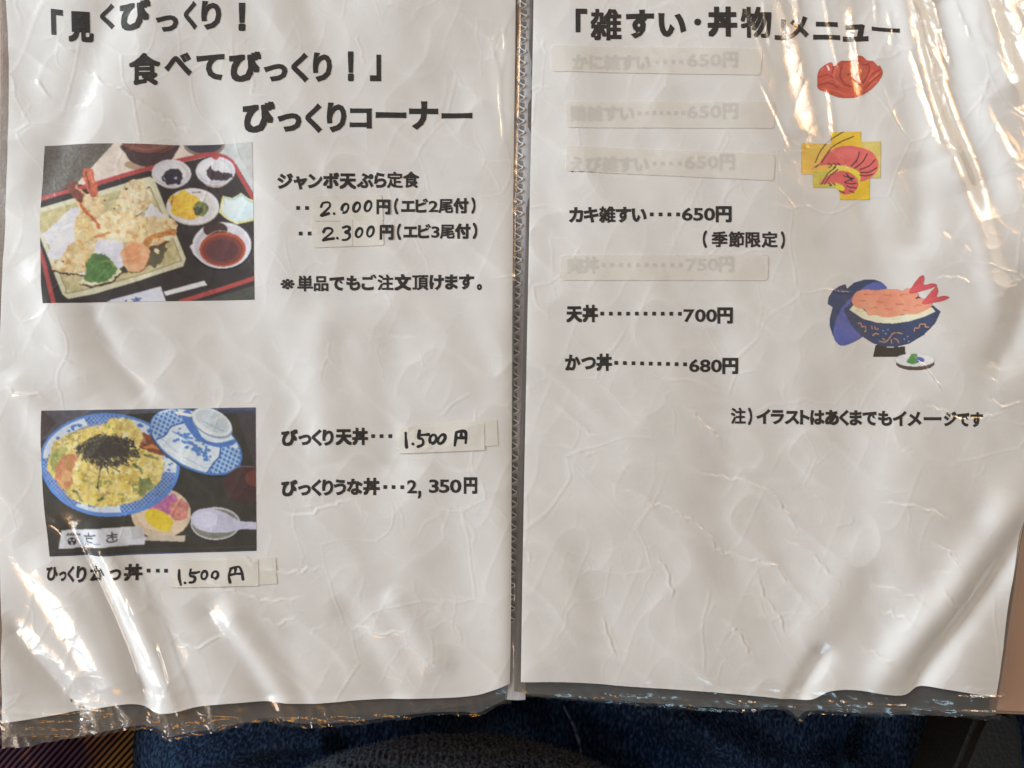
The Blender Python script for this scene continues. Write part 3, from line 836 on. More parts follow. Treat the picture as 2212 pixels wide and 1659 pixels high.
a2 = sticker(L_, [(860.5, 924), (1045.7, 915), (1046.8, 972), (862, 979.5)], 0, so + 0.16 * mm, 'sticker_solid')
FIVE = [[(1345, 200), (1338, 262), (1368, 272), (1382, 300), (1368, 332), (1332, 345)], [(1348, 238), (1385, 236), (1430, 232)]]
YEN = [[(1690, 215), (1686, 270), (1676, 335)], [(1690, 212), (1740, 200), (1776, 208), (1782, 260), (1778, 312)], [(1738, 205), (1736, 262)], [(1684, 268), (1730, 262), (1780, 264)]]
handwriting(a2, conv([[(1216, 218), (1218, 280), (1224, 352)], [(1284, 320), (1288, 325)]] + FIVE + [oval(1472, 275, 30, 40, -6), oval(1552, 275, 30, 42, -16)] + YEN, 597.2, 884.8, 0.23), 5.4, so + 0.23 * mm)
b1 = sticker(L_, [(405, 1210), (595.5, 1204), (598, 1261.5), (410, 1268)], 2, so, 'sticker_solid')
b2 = sticker(L_, [(369, 1211.5), (558, 1207), (559, 1265), (369, 1268)], 5, so + 0.16 * mm, 'sticker_solid')
FIVE = [[(1322, 160), (1318, 212), (1350, 222), (1360, 245), (1345, 268), (1314, 272)], [(1326, 192), (1360, 190), (1396, 182)]]
YEN = [[(1665, 160), (1650, 215), (1660, 272)], [(1664, 155), (1705, 142), (1740, 142), (1762, 190), (1770, 246)], [(1708, 152), (1702, 200)], [(1662, 208), (1710, 200), (1758, 198)]]
handwriting(b2, conv([[(1224, 165), (1226, 230), (1240, 292)], [(1274, 272), (1279, 278)]] + FIVE + [oval(1438, 210, 24, 34, -4), oval(1530, 210, 26, 32, -4)] + YEN, 83, 1189, 0.25), 4.8, so + 0.23 * mm)

# ------------------------------------------------------------------ printed pictures
class Canvas:
    def __init__(s, X, Y, bg_=None, warp=0.0):
        s.plain = (X, Y); s.warped = (X, Y)
        if warp:
            s.warped = (X + warp * (noise(X, Y, 34, 401) + 0.6 * noise(X, Y, 13, 402)), Y + warp * (noise(X, Y, 34, 403) + 0.6 * noise(X, Y, 13, 404)))
        s.X, s.Y = X, Y; s.col = np.zeros(X.shape + (3,)); s.a = np.zeros(X.shape)
        if bg_ is not None: s.col[:] = bg_; s.a[:] = 1
    def wobble(s, on): s.X, s.Y = s.warped if on else s.plain
    def paint(s, m_, color, grain=0.0, cell=20, seed=1, alpha=1.0):
        c = np.array(color, float)
        X = s.X[m_]; Y = s.Y[m_]
        v = np.repeat(c[None], len(X), 0)
        if grain:
            n_ = noise(X, Y, cell, seed) * 0.6 + noise(X, Y, cell * 0.45, seed + 3) * 0.4
            v = v * (1 + grain * n_[:, None])
        s.col[m_] = s.col[m_] * (1 - alpha) + v * alpha; s.a[m_] = 1
    def inside(s, pts):
        p = np.asarray(pts, float); x0, y0 = p.min(0); x1, y1 = p.max(0)
        m_ = (s.X >= x0) & (s.X <= x1) & (s.Y >= y0) & (s.Y <= y1)
        xs = s.X[m_]; ys_ = s.Y[m_]; ins = np.zeros(xs.shape, bool)
        j = len(p) - 1
        for i in range(len(p)):
            xi, yi = p[i]; xj, yj = p[j]
            c = ((yi > ys_) != (yj > ys_))
            if yi != yj: ins ^= c & (xs < (xj - xi) * (ys_ - yi) / (yj - yi) + xi)
            j = i
        out = np.zeros(s.X.shape, bool); out[m_] = ins; return out
    def poly(s, pts, color, smooth=True, **k):
        p = smooth_closed(pts) if smooth else pts
        m_ = s.inside(p); s.paint(m_, color, **k); return m_
    def ell(s, cx, cy, rx, ry, color, rot=0, rough=0.0, seed=4, clip=None, **k):
        t = math.radians(rot); dx = s.X - cx; dy = s.Y - cy
        u = (dx * math.cos(t) + dy * math.sin(t)) / rx; v = (-dx * math.sin(t) + dy * math.cos(t)) / ry
        lim = 1.0
        if rough: lim = 1 + rough * noise(s.X, s.Y, min(rx, ry) * 0.5, seed)
        m_ = (u * u + v * v) < lim
        if clip is not None: m_ &= clip
        s.paint(m_, color, **k); return m_
    def line(s, pts, w, color, sm=True, clip=None, **k):
        p = smooth_line(pts) if sm else np.array(pts, float)
        m_, best, *_r = line_field(s.X, s.Y, p, w)
        mm_ = np.zeros(s.X.shape, bool); mm_[m_] = best < w / 2
        if clip is not None: mm_ &= clip
        s.paint(mm_, color, **k); return mm_
    def hatch(s, m_, color, per, w, a1=45, a2=-45):
        for a in (a1, a2):
            t = math.radians(a); u = (s.X * math.cos(t) + s.Y * math.sin(t)) % per
            s.paint(m_ & (u < w), color)
    def blur(s, n_=1):
        for _ in range(n_):
            c = np.pad(s.col, ((1, 1), (1, 1), (0, 0)), mode='edge')
            s.col = (c[:-2, 1:-1] + c[2:, 1:-1] + c[1:-1, :-2] + c[1:-1, 2:] + 2 * c[1:-1, 1:-1]) / 6

GAIN = 1.42
def picture(name, parent, tl, tr, br, bl, to_crop, paint_fn, label, bow=0.0, step=1.25, soft=2, off=0.10 * mm, masked=False, bowtop=0.0, warp=0.0):
    tl, tr, br, bl = map(np.array, (tl, tr, br, bl))
    nu = int(np.hypot(*(tr - tl)) / step); nv = int(np.hypot(*(bl - tl)) / step)
    U, V = np.meshgrid(np.linspace(0, 1, nu), np.linspace(0, 1, nv))
    P = (tl * (1 - U[..., None]) + tr * U[..., None]) * (1 - V[..., None]) + (bl * (1 - U[..., None]) + br * U[..., None]) * V[..., None]
    P[..., 0] += bow * np.sin(V * math.pi) * (1 - U) ** 2
    P[..., 1] += bowtop * np.sin(U * math.pi * 2) * (1 - V)
    cv = Canvas(*to_crop(P[..., 0], P[..., 1]), warp=warp)
    paint_fn(cv)
    cv.blur(soft)
    lum = cv.col.mean(-1, keepdims=True)
    cv.col = cv.col * 0.86 + lum * 0.14
    g_ = 1 + 0.02 * noise(P[..., 0], P[..., 1], 4.0, 301) + 0.03 * noise(P[..., 0], P[..., 1], 9.0, 303) + 0.04 * noise(P[..., 0], P[..., 1], 40.0, 305)
    cv.col = 4 + cv.col * 0.98 * g_[..., None]
    col = lin(np.clip(cv.col, 0, 255)) * GAIN
    col = np.clip(col * (1 + 0.035 * rng.randn(*cv.a.shape)[..., None]), 0.004, 0.92)
    keep = None
    if masked:
        a = cv.a > 0.5; keep = (a[:-1, :-1] & a[1:, :-1] & a[1:, 1:] & a[:-1, 1:])
    x, y = W(P[..., 0], P[..., 1])
    o = obj(name, grid_mesh(name, x, y, samp(HP, P[..., 0], P[..., 1]) + off, keep, col), M['print'], parent)
    o['label'] = label
    return o

def paint_tempura(c):
    c.paint(np.ones(c.X.shape, bool), (48, 40, 36), grain=0.12, cell=60)
    c.poly([(100, 90), (800, 90), (790, 120), (460, 480), (100, 600)], (90, 83, 74), smooth=False, grain=0.28, cell=16, seed=3)
    c.poly([(800, 80), (2100, 60), (2100, 620), (1900, 290), (1720, 190), (1330, 280), (620, 500), (440, 480)], (203, 190, 178), smooth=False, grain=0.03, cell=90)
    c.poly([(1740, 80), (2100, 60), (2100, 620), (1890, 270), (1730, 180)], (178, 182, 180), smooth=False, grain=0.03, cell=70)
    c.ell(1095, 300, 215, 55, (165, 138, 112))
    c.poly([(870, 110), (1335, 85), (1330, 190), (1250, 285), (1080, 315), (950, 275), (890, 195)], (66, 46, 46), grain=0.1)
    c.poly([(870, 60), (1335, 60), (1320, 120), (1220, 175), (1090, 195), (960, 180), (890, 140)], (118, 68, 58), grain=0.08)
    c.line([(890, 140), (1000, 185), (1150, 185), (1290, 125)], 9, (60, 35, 33)); c.line([(960, 140), (1090, 155), (1240, 110)], 10, (160, 105, 92), alpha=0.7)
    c.ell(1600, 110, 190, 95, (120, 100, 90)); c.ell(1600, 90, 170, 90, (54, 50, 62), grain=0.1)
    c.poly([(100, 640), (350, 580), (620, 505), (1140, 345), (1660, 215), (1830, 290), (2070, 640), (2100, 1600), (100, 1600), (100, 700)], (45, 38, 36), smooth=False, grain=0.12, cell=80)
    c.line([(90, 618), (350, 548), (620, 478), (1130, 322), (1330, 258), (1600, 192), (1700, 188), (1800, 222), (1860, 265), (1930, 385), (2075, 625)], 40, (172, 58, 58), sm=False, grain=0.05)
    c.line([(100, 1080), (160, 1250), (245, 1580)], 42, (165, 58, 58), sm=False)
    c.line([(1390, 1560), (2090, 1335)], 42, (170, 60, 58), sm=False); c.poly([(1600, 1545), (2100, 1400), (2100, 1600), (1500, 1600)], (66, 68, 62), smooth=False, grain=0.15)
    # plate
    c.poly([(95, 700), (600, 560), (1110, 405), (1150, 430), (1270, 740), (1435, 1160), (1410, 1235), (1000, 1375), (620, 1490), (370, 1540), (320, 1500), (200, 1200), (95, 940)], (196, 194, 164), smooth=False, grain=0.04)
    c.poly([(100, 745), (600, 610), (1060, 470), (1100, 500), (1230, 790), (1370, 1140), (1340, 1195), (980, 1325), (620, 1430), (400, 1475), (350, 1440), (250, 1200), (110, 900)], (180, 170, 120), smooth=False, grain=0.13, cell=40)
    c.line([(1110, 500), (1240, 800), (1380, 1145), (1340, 1200), (980, 1330), (400, 1480), (350, 1440), (250, 1200)], 10, (140, 130, 85))
    c.line([(700, 640), (900, 580), (1050, 500)], 20, (150, 140, 110), alpha=0.6)
    c.wobble(True)
    W1 = (202, 203, 212)
    c.poly([(120, 950), (230, 860), (390, 700), (470, 700), (640, 800), (640, 1010), (430, 1130), (300, 1190), (160, 1150), (205, 1065)], W1, smooth=False, grain=0.04, cell=70)
    c.poly([(590, 1000), (720, 960), (870, 1020), (880, 1250), (800, 1280), (560, 1190)], (198, 198, 210), smooth=False, grain=0.04)
    c.poly([(1080, 700), (1130, 650), (1270, 800), (1200, 850), (1060, 830)], W1, smooth=False); c.poly([(430, 1290), (520, 1280), (520, 1340)], W1, smooth=False)
    c.ell(1180, 1120, 75, 130, (70, 66, 44), rot=25, rough=0.5, alpha=0.85)
    c.poly([(1120, 1060), (1310, 960), (1330, 930), (1240, 1060), (1110, 1110)], (90, 62, 40), grain=0.3)
    T1 = (212, 186, 136)
    for pts, cc, sd_ in (
        ([(830, 600), (880, 500), (950, 445), (1060, 435), (1110, 510), (1125, 640), (1060, 750), (950, 800), (860, 770), (800, 690)], (204, 190, 150), 5),
        ([(440, 610), (560, 570), (690, 600), (700, 760), (850, 800), (880, 950), (780, 1000), (620, 970), (520, 850)], T1, 6),
        ([(700, 740), (900, 740), (1100, 780), (1310, 800), (1350, 900), (1270, 1000), (1100, 1060), (960, 1020), (820, 1010), (640, 900)], (208, 184, 134), 7),
        ([(470, 760), (600, 800), (650, 1000), (560, 1030), (440, 1000), (430, 860)], (216, 186, 126), 8),
        ([(300, 1170), (430, 1010), (600, 1010), (600, 1130), (540, 1270), (440, 1300), (320, 1300), (215, 1265)], (206, 182, 126), 9)):
        m_ = c.poly(pts, cc, grain=0.16, cell=34, seed=sd_)
        n_ = noise(c.X, c.Y, 46, sd_ + 20) + 0.6 * noise(c.X, c.Y, 20, sd_ + 30)
        cr_ = np.abs(noise(c.X, c.Y, 75, sd_ + 50)); c.paint(m_ & (cr_ < 0.07), (176, 132, 80), alpha=0.45)
        c.paint(m_ & (noise(c.X, c.Y, 95, sd_ + 60) > 0.25), (232, 216, 184), alpha=0.35)
        c.paint(m_ & (n_ > 0.75), (196, 132, 62), alpha=0.7); c.paint(m_ & (n_ < -0.72), (232, 222, 196), alpha=0.75)
    c.poly([(1060, 1000), (1180, 930), (1330, 880), (1345, 930), (1270, 960), (1150, 1000), (1090, 1070)], (186, 120, 55), grain=0.25)
    c.line([(470, 650), (520, 730), (600, 800), (650, 880)], 26, (192, 96, 44), grain=0.2)
    c.line([(620, 970), (700, 950), (740, 930)], 28, (190, 120, 66)); c.line([(980, 790), (1050, 740), (1100, 690)], 9, (110, 90, 70))
    c.line([(215, 1270), (320, 1310), (420, 1310), (520, 1335)], 12, (55, 42, 28))
    for cx, cy in ((785, 712), (1100, 510), (700, 630), (325, 1190), (900, 525), (1000, 775)): c.ell(cx, cy, 11, 9, (80, 55, 50))
    # tails
    c.poly([(500, 345), (545, 335), (592, 345), (612, 430), (645, 565), (590, 600), (548, 545), (505, 430)], (192, 92, 62), grain=0.25, cell=16)
    c.line([(530, 370), (545, 450), (570, 530)], 12, (120, 48, 36)); c.line([(565, 365), (590, 470)], 8, (215, 150, 110))
    c.poly([(345, 490), (380, 465), (440, 460), (470, 520), (510, 590), (480, 660), (440, 620), (400, 590)], (116, 56, 44), grain=0.3, cell=16)
    c.line([(440, 500), (500, 560), (520, 590)], 22, (196, 150, 104))
    # carrot cake and leaf
    c.ell(985, 1148, 132, 145, (216, 158, 112), rough=0.12, grain=0.12, cell=30); c.ell(960, 1120, 80, 90, (206, 126, 74), rough=0.6, alpha=0.55)
    c.line([(860, 1280), (980, 1300), (1080, 1240), (1120, 1150)], 10, (92, 72, 40))
    c.ell(870, 1275, 38, 34, (46, 50, 38), rough=0.4); c.ell(1265, 975, 34, 26, (226, 212, 176)); c.ell(1175, 1095, 26, 22, (218, 208, 160))
    c.poly([(470, 1395), (540, 1370), (700, 1390), (820, 1290), (860, 1290), (790, 1380), (700, 1410), (600, 1435), (520, 1420)], (66, 50, 34))
    c.poly([(475, 1385), (540, 1350), (700, 1380), (800, 1270), (850, 1270), (770, 1370), (680, 1395), (600, 1420), (520, 1405)], (204, 198, 160), grain=0.1)
    c.poly([(530, 1240), (570, 1150), (630, 1120), (700, 1130), (760, 1180), (810, 1250), (800, 1310), (740, 1360), (640, 1385), (515, 1375), (540, 1300)], (74, 116, 52), grain=0.22, cell=40)
    c.line([(690, 1150), (650, 1260), (600, 1360)], 6, (50, 90, 40)); c.line([(655, 1250), (750, 1260)], 5, (50, 90, 40)); c.line([(670, 1200), (740, 1190), (790, 1240)], 20, (140, 150, 50), alpha=0.6)
    c.wobble(False)
    # small dishes
    def bowl(cx, cy, rx, ry, h):
        c.ell(cx, cy + h + 12, rx * 0.72, ry * 0.85, (26, 22, 24)); c.ell(cx, cy + h, rx * 0.8, ry * 0.9, (170, 158, 138)); c.ell(cx, cy, rx, ry, (196, 196, 204)); c.ell(cx, cy + 8, rx * 0.88, ry * 0.86, (182, 182, 192), grain=0.03); c.ell(cx - 10, cy - 4, rx * 0.8, ry * 0.74, (200, 201, 208))
    bowl(1300, 372, 176, 132, 22); bowl(1703, 345, 186, 134, 34)
    c.poly([(1660, 205), (1706, 240), (1740, 205), (1700, 190)], (172, 60, 58))
    c.wobble(True)
    c.ell(1305, 400, 96, 72, (40, 34, 46), rough=0.5, grain=0.35, cell=14); c.ell(1340, 410, 14, 16, (170, 170, 190)); c.ell(1235, 415, 8, 14, (160, 160, 185))
    c.poly([(1620, 345), (1650, 295), (1670, 330), (1760, 360), (1850, 370), (1845, 420), (1740, 435), (1650, 420)], (58, 42, 50), grain=0.35, cell=14)
    c.wobble(False)
    c.ell(1495, 680, 240, 172, (180, 172, 160)); c.ell(1495, 672, 238, 168, (204, 204, 210)); c.ell(1495, 672, 205, 140, (198, 196, 198))
    c.ell(1420, 655, 132, 122, (226, 176, 48), rough=0.35, grain=0.16, cell=22, seed=8); c.ell(1470, 750, 90, 45, (222, 172, 50), rough=0.4, grain=0.15, cell=20)
    c.ell(1570, 705, 74, 72, (104, 110, 56), rough=0.5, grain=0.3, cell=20); c.ell(1540, 715, 45, 40, (66, 72, 44), rough=0.6); c.line([(1490, 545), (1560, 540)], 8, (110, 80, 40)); c.line([(1310, 590), (1300, 660)], 8, (110, 80, 40))
    c.poly([(1765, 572), (1860, 595), (1945, 548), (2010, 600), (2120, 640), (2120, 800), (1900, 842), (1800, 790), (1730, 725)], (206, 204, 134), smooth=False)
    c.poly([(1785, 590), (1865, 612), (1945, 572), (2005, 620), (2120, 660), (2120, 775), (1900, 822), (1810, 772), (1752, 715)], (190, 210, 220), smooth=False, grain=0.03)
    c.line([(1785, 590), (1865, 612), (1945, 572), (2005, 620), (2080, 650)], 14, (150, 180, 200))
    c.ell(1765, 1058, 285, 210, (20, 17, 18)); c.poly([(1465, 1045), (1500, 1010), (1560, 1000), (1560, 1180), (1500, 1120)], (196, 196, 206), smooth=False)
    c.ell(1765, 1035, 276, 216, (202, 203, 212)); c.ell(1765, 1045, 255, 195, (180, 178, 190)); c.ell(1790, 1050, 240, 185, (196, 194, 204))
    c.ell(1702, 890, 112, 72, (62, 40, 38), grain=0.15); c.ell(1770, 1072, 216, 160, (172, 68, 36)); c.ell(1768, 1078, 190, 138, (120, 52, 40)); c.ell(1765, 1080, 150, 105, (90, 44, 46), grain=0.08)
    c.line([(1600, 960), (1700, 905), (1800, 905), (1920, 950)], 7, (180, 150, 140))
    # chopstick paper
    c.poly([(1235, 1470), (1600, 1362), (1628, 1405), (1255, 1508)], (204, 208, 216), smooth=False)
    c.poly([(700, 1580), (760, 1545), (1212, 1420), (1265, 1580)], (192, 198, 214), smooth=False, grain=0.03)
    for l in ([(950, 1545), (1030, 1530)], [(985, 1522), (995, 1550)], [(965, 1560), (1020, 1548)], [(890, 1556), (900, 1552)]): c.line(l, 12, (66, 76, 140), sm=False)

picture('food_photograph', L_, (98, 316), (546, 308), (549, 647), (99, 656), lambda x, y: ((x - 66.4) / 0.2333, (y - 287.6) / 0.2333), paint_tempura,
        'printed photograph of a tempura set meal on a black tray with red rim', bow=-7, bowtop=-2.0, warp=9.0)

def paint_don(c):
    c.paint(np.ones(c.X.shape, bool), (44, 40, 30), grain=0.14, cell=70)
    c.poly([(0, 0), (2100, 0), (2100, 100), (1400, 90), (900, 130), (500, 150), (250, 300), (60, 380)], (74, 72, 80), smooth=False, grain=0.1, cell=80)
    c.poly([(60, 60), (110, 90), (230, 200), (120, 350), (60, 380)], (66, 52, 52), smooth=False, grain=0.15)
    c.line([(60, 90), (1000, 88), (2000, 70)], 14, (60, 74, 120)); c.line([(1250, 100), (1980, 108)], 30, (46, 62, 104), alpha=0.6)
    c.poly([(1800, 120), (2000, 120), (2000, 620), (1950, 560)], (56, 50, 50), smooth=False, grain=0.1)
    c.line([(150, 1385), (700, 1362), (1500, 1345), (2010, 1335)], 26, (48, 66, 112)); c.line([(150, 1340), (900, 1315), (2010, 1290)], 8, (70, 62, 52), alpha=0.7)
    # big bowl
    B = c.ell(692, 585, 622, 440, (30, 30, 34), rot=3)
    B = c.ell(692, 572, 612, 452, (72, 120, 196), rot=3)
    R2 = c.ell(690, 566, 585, 424, (52, 88, 160), rot=3, grain=0.15, cell=26)
    ang = np.degrees(np.arctan2(c.Y - 566, c.X - 690))
    scal = R2 & (((ang > 75) & (ang < 128)) | ((ang > -175) & (ang < -118)) | ((ang > -62) & (ang < -35)) | ((ang < 8) & (ang > -18)))
    c.paint(scal, (188, 200, 218), grain=0.04)
    c.hatch(R2 & ~scal, (128, 156, 200), 26, 7)
    for k in range(60):
        a = rng.uniform(0, 6.28); r_ = rng.uniform(0.86, 0.95); x = 690 + 585 * r_ * math.cos(a); y = 566 + 424 * r_ * math.sin(a)
        c.ell(x, y, rng.uniform(9, 24), rng.uniform(8, 18), (62, 104, 178), rough=0.5, clip=scal)
    c.ell(690, 560, 478, 352, (130, 134, 150), rot=3); c.ell(692, 566, 470, 340, (196, 190, 176), rot=3, grain=0.05)
    c.wobble(True)
    F = c.poly([(150, 620), (175, 480), (230, 360), (420, 270), (620, 230), (720, 170), (860, 170), (960, 260), (1000, 340), (1060, 440), (1140, 500), (1160, 600), (1120, 730), (980, 860), (860, 910), (700, 935), (500, 920), (330, 840), (280, 760)], (206, 184, 92), grain=0.14, cell=40)
    for thr, cc, sd_, cell in ((0.55, (226, 208, 132), 61, 60), (0.62, (212, 184, 52), 63, 44), (0.72, (232, 224, 182), 65, 34), (0.80, (124, 132, 62), 67, 46), (0.86, (150, 112, 60), 69, 30), (0.72, (178, 152, 66), 71, 24)):
        n_ = noise(c.X, c.Y, cell, sd_, 30, 1.5) + 0.55 * noise(c.X, c.Y, cell * 0.4, sd_ + 1)
        c.paint(F & (n_ > thr), cc, alpha=0.8)
    c.poly([(180, 560), (200, 450), (300, 410), (330, 450), (260, 520), (210, 640)], (150, 160, 80), grain=0.3, cell=20)
    c.poly([(215, 620), (250, 540), (300, 490), (380, 470), (430, 500), (390, 580), (370, 660), (372, 750), (310, 785), (235, 730)], (184, 114, 72), grain=0.14, cell=20)
    c.poly([(980, 330), (1000, 290), (1060, 320), (1120, 390), (1190, 470), (1150, 490), (1040, 460), (960, 420)], (124, 62, 38), grain=0.25); c.line([(1010, 420), (1090, 410), (1160, 440)], 34, (186, 112, 52), grain=0.15)
    for g in ([(1010, 490), (1050, 500), (1110, 520)], [(910, 570), (950, 600), (980, 640)], [(960, 700), (975, 760), (950, 810)], [(1030, 700), (1050, 740)], [(380, 790), (430, 830), (460, 880)], [(600, 880), (640, 865)]): c.line(g, 22, (78, 92, 54), grain=0.3)
    c.poly([(940, 720), (1000, 690), (1080, 760), (1010, 830), (960, 840)], (110, 126, 66), grain=0.25, alpha=0.8)
    # shredded seaweed
    c.paint(F & (np.abs(noise(c.X, c.Y, 80, 95)) < 0.08), (150, 128, 60), alpha=0.45); c.paint(F & (noise(c.X, c.Y, 110, 97) > 0.3), (226, 208, 130), alpha=0.35)
    c.poly([(480, 430), (560, 370), (650, 335), (780, 330), (850, 365), (880, 430), (840, 480), (750, 505), (640, 525), (520, 515), (480, 480)], (54, 48, 38), grain=0.25, cell=14)
    r2 = np.random.RandomState(4)
    for k in range(330):
        a = r2.uniform(0, 6.28); x = 680 + r2.uniform(0.5, 1.08) * 235 * math.cos(a); y = 435 + r2.uniform(0.5, 1.15) * 118 * math.sin(a); b_ = a * 0.6 + r2.uniform(-0.7, 0.7) + (0.3 if x > 680 else 0)
        L = r2.uniform(25, 62); c.line([(x, y), (x + L * 0.5 * math.cos(b_), y + L * 0.5 * math.sin(b_) + r2.uniform(-6, 6)), (x + L * math.cos(b_), y + L * math.sin(b_))], 8, (50, 45, 36) if k % 3 else (92, 82, 58))
    for l in ([(630, 560), (615, 670), (598, 775)], [(670, 570), (690, 660)], [(700, 570), (780, 635)], [(400, 430), (470, 440)], [(720, 540), (860, 580)], [(860, 500), (960, 500)], [(560, 380), (420, 420)]): c.line(l, 10, (52, 50, 38))
    c.wobble(False)
    # lid
    c.ell(1450, 395, 440, 235, (26, 24, 24), rot=27); LID = c.ell(1448, 372, 438, 246, (58, 104, 178), rot=27)
    LW = c.ell(1446, 366, 424, 232, (192, 204, 216), rot=27, grain=0.03)
    p1 = c.inside([(1000, 160), (1080, 140), (1280, 80), (1350, 200), (1230, 240), (1180, 310), (1110, 355), (1040, 260)])
    p2 = c.inside([(1670, 400), (1800, 430), (1900, 380), (1880, 600), (1700, 690), (1540, 645), (1600, 560), (1650, 500)])
    for p_ in (p1, p2):
        c.paint(p_ & LW, (56, 100, 176)); c.hatch(p_ & LW, (150, 180, 212), 38, 13, 20, -62)
    c.line([(1100, 352), (1180, 310), (1230, 240), (1335, 205)], 12, (36, 78, 150)); c.line([(1545, 640), (1600, 560), (1650, 500), (1665, 405)], 12, (36, 78, 150))
    c.poly([(1320, 130), (1400, 110), (1500, 330), (1640, 380), (1790, 350), (1770, 400), (1640, 420), (1470, 360), (1370, 250)], (60, 104, 180))
    for k in range(46):
        t = r2.uniform(0, 1); x = 1260 + 300 * t + r2.uniform(-35, 35); y = 290 + 190 * t + r2.uniform(-60, 60); c.ell(x, y, r2.uniform(9, 22), r2.uniform(8, 17), (66, 116, 186), rough=0.5)
    c.line([(1240, 280), (1330, 330), (1440, 400), (1570, 540)], 7, (70, 116, 186)); c.line([(1140, 340), (1300, 480), (1500, 590), (1560, 600)], 5, (120, 155, 200))
    c.line([(1280, 118), (1400, 140)], 26, (222, 216, 204)); c.ell(1590, 215, 190, 108, (120, 140, 160), rot=27); c.ell(1588, 198, 186, 108, (196, 204, 208), rot=27); c.ell(1594, 192, 158, 84, (176, 188, 194), rot=27, grain=0.03)
    c.line([(1500, 190), (1590, 230), (1690, 280)], 6, (120, 150, 186)); c.line([(1630, 180), (1655, 150)], 10, (215, 205, 190)); c.line([(1180, 430), (1290, 480), (1350, 500)], 16, (215, 218, 222), alpha=0.7)
    # lacquer bowl, pickle dish, spoon
    c.ell(1905, 745, 215, 165, (60, 32, 30), grain=0.12); c.ell(1960, 690, 80, 70, (98, 44, 34)); c.line([(1740, 640), (1830, 590), (1960, 590)], 12, (104, 96, 110), alpha=0.7)
    c.ell(1145, 1015, 252, 206, (24, 20, 18), clip=~B); c.ell(1145, 1000, 255, 218, (192, 172, 142), rough=0.02, clip=~B, grain=0.04)
    c.ell(1150, 985, 215, 170, (208, 186, 156), clip=~B); c.ell(1165, 920, 136, 100, (184, 96, 150), rough=0.3, grain=0.2, clip=~B, cell=24); c.ell(1300, 965, 84, 95, (190, 116, 104), rough=0.3, grain=0.18, clip=~B, cell=24)
    c.ell(1130, 1055, 136, 78, (214, 188, 28), rot=32, grain=0.06); c.ell(1290, 1125, 60, 40, (206, 184, 156))
    c.ell(1620, 1100, 222, 142, (24, 22, 22)); c.ell(1618, 1088, 220, 144, (168, 168, 172)); c.ell(1618, 1090, 204, 128, (108, 108, 96), grain=0.1)
    c.poly([(1400, 1040), (1440, 980), (1540, 955), (1680, 985), (1780, 1040), (1850, 1068), (2020, 1080), (2020, 1134), (1840, 1140), (1720, 1165), (1560, 1165), (1440, 1120)], (172, 172, 196), grain=0.03)
    c.ell(1540, 1055, 110, 70, (184, 184, 206), grain=0.02)
    # chopstick wrapper
    c.poly([(960, 1200), (1358, 1188), (1352, 1247), (960, 1232)], (178, 168, 150), smooth=False)
    c.poly([(272, 1145), (900, 1110), (975, 1115), (1012, 1205), (1005, 1268), (242, 1312)], (186, 190, 198), smooth=False, grain=0.03); c.poly([(880, 1112), (975, 1115), (1012, 1205), (900, 1225)], (160, 158, 158), smooth=False, alpha=0.6)
    K = (34, 34, 42)
    for i in range(5): c.line([(318 + i * 25, 1192), (334 + i * 25, 1176)], 9, K, sm=False); c.line([(320 + i * 25, 1176), (336 + i * 25, 1190)], 6, K, sm=False)
    c.ell(358, 1245, 36, 34, K); c.ell(358, 1262, 9, 14, (186, 190, 198)); c.ell(342, 1234, 11, 9, (186, 190, 198)); c.ell(374, 1234, 11, 9, (186, 190, 198))
    for l in ([(478, 1192), (590, 1186)], [(525, 1165), (530, 1188)], [(500, 1205), (505, 1240), (560, 1245)], [(500, 1212), (565, 1208)], [(690, 1188), (770, 1178)], [(728, 1160), (732, 1195)], [(700, 1205), (765, 1200)],
              [(690, 1218), (705, 1240), (760, 1236), (772, 1218)], [(735, 1212), (740, 1225)]): c.line(l, 10, K)
    c.line([(470, 1268), (520, 1264)], 8, (120, 122, 130)); c.line([(560, 1262), (640, 1258)], 8, (130, 132, 140))

picture('food_photograph', L_, (92, 887), (552, 880), (554, 1190), (108, 1202), lambda x, y: ((x - 66.4) / 0.2466, (y - 862.7) / 0.2466), paint_don,
        'printed photograph of a blue and white bowl heaped with egg and seaweed', bow=-9, warp=8.0)

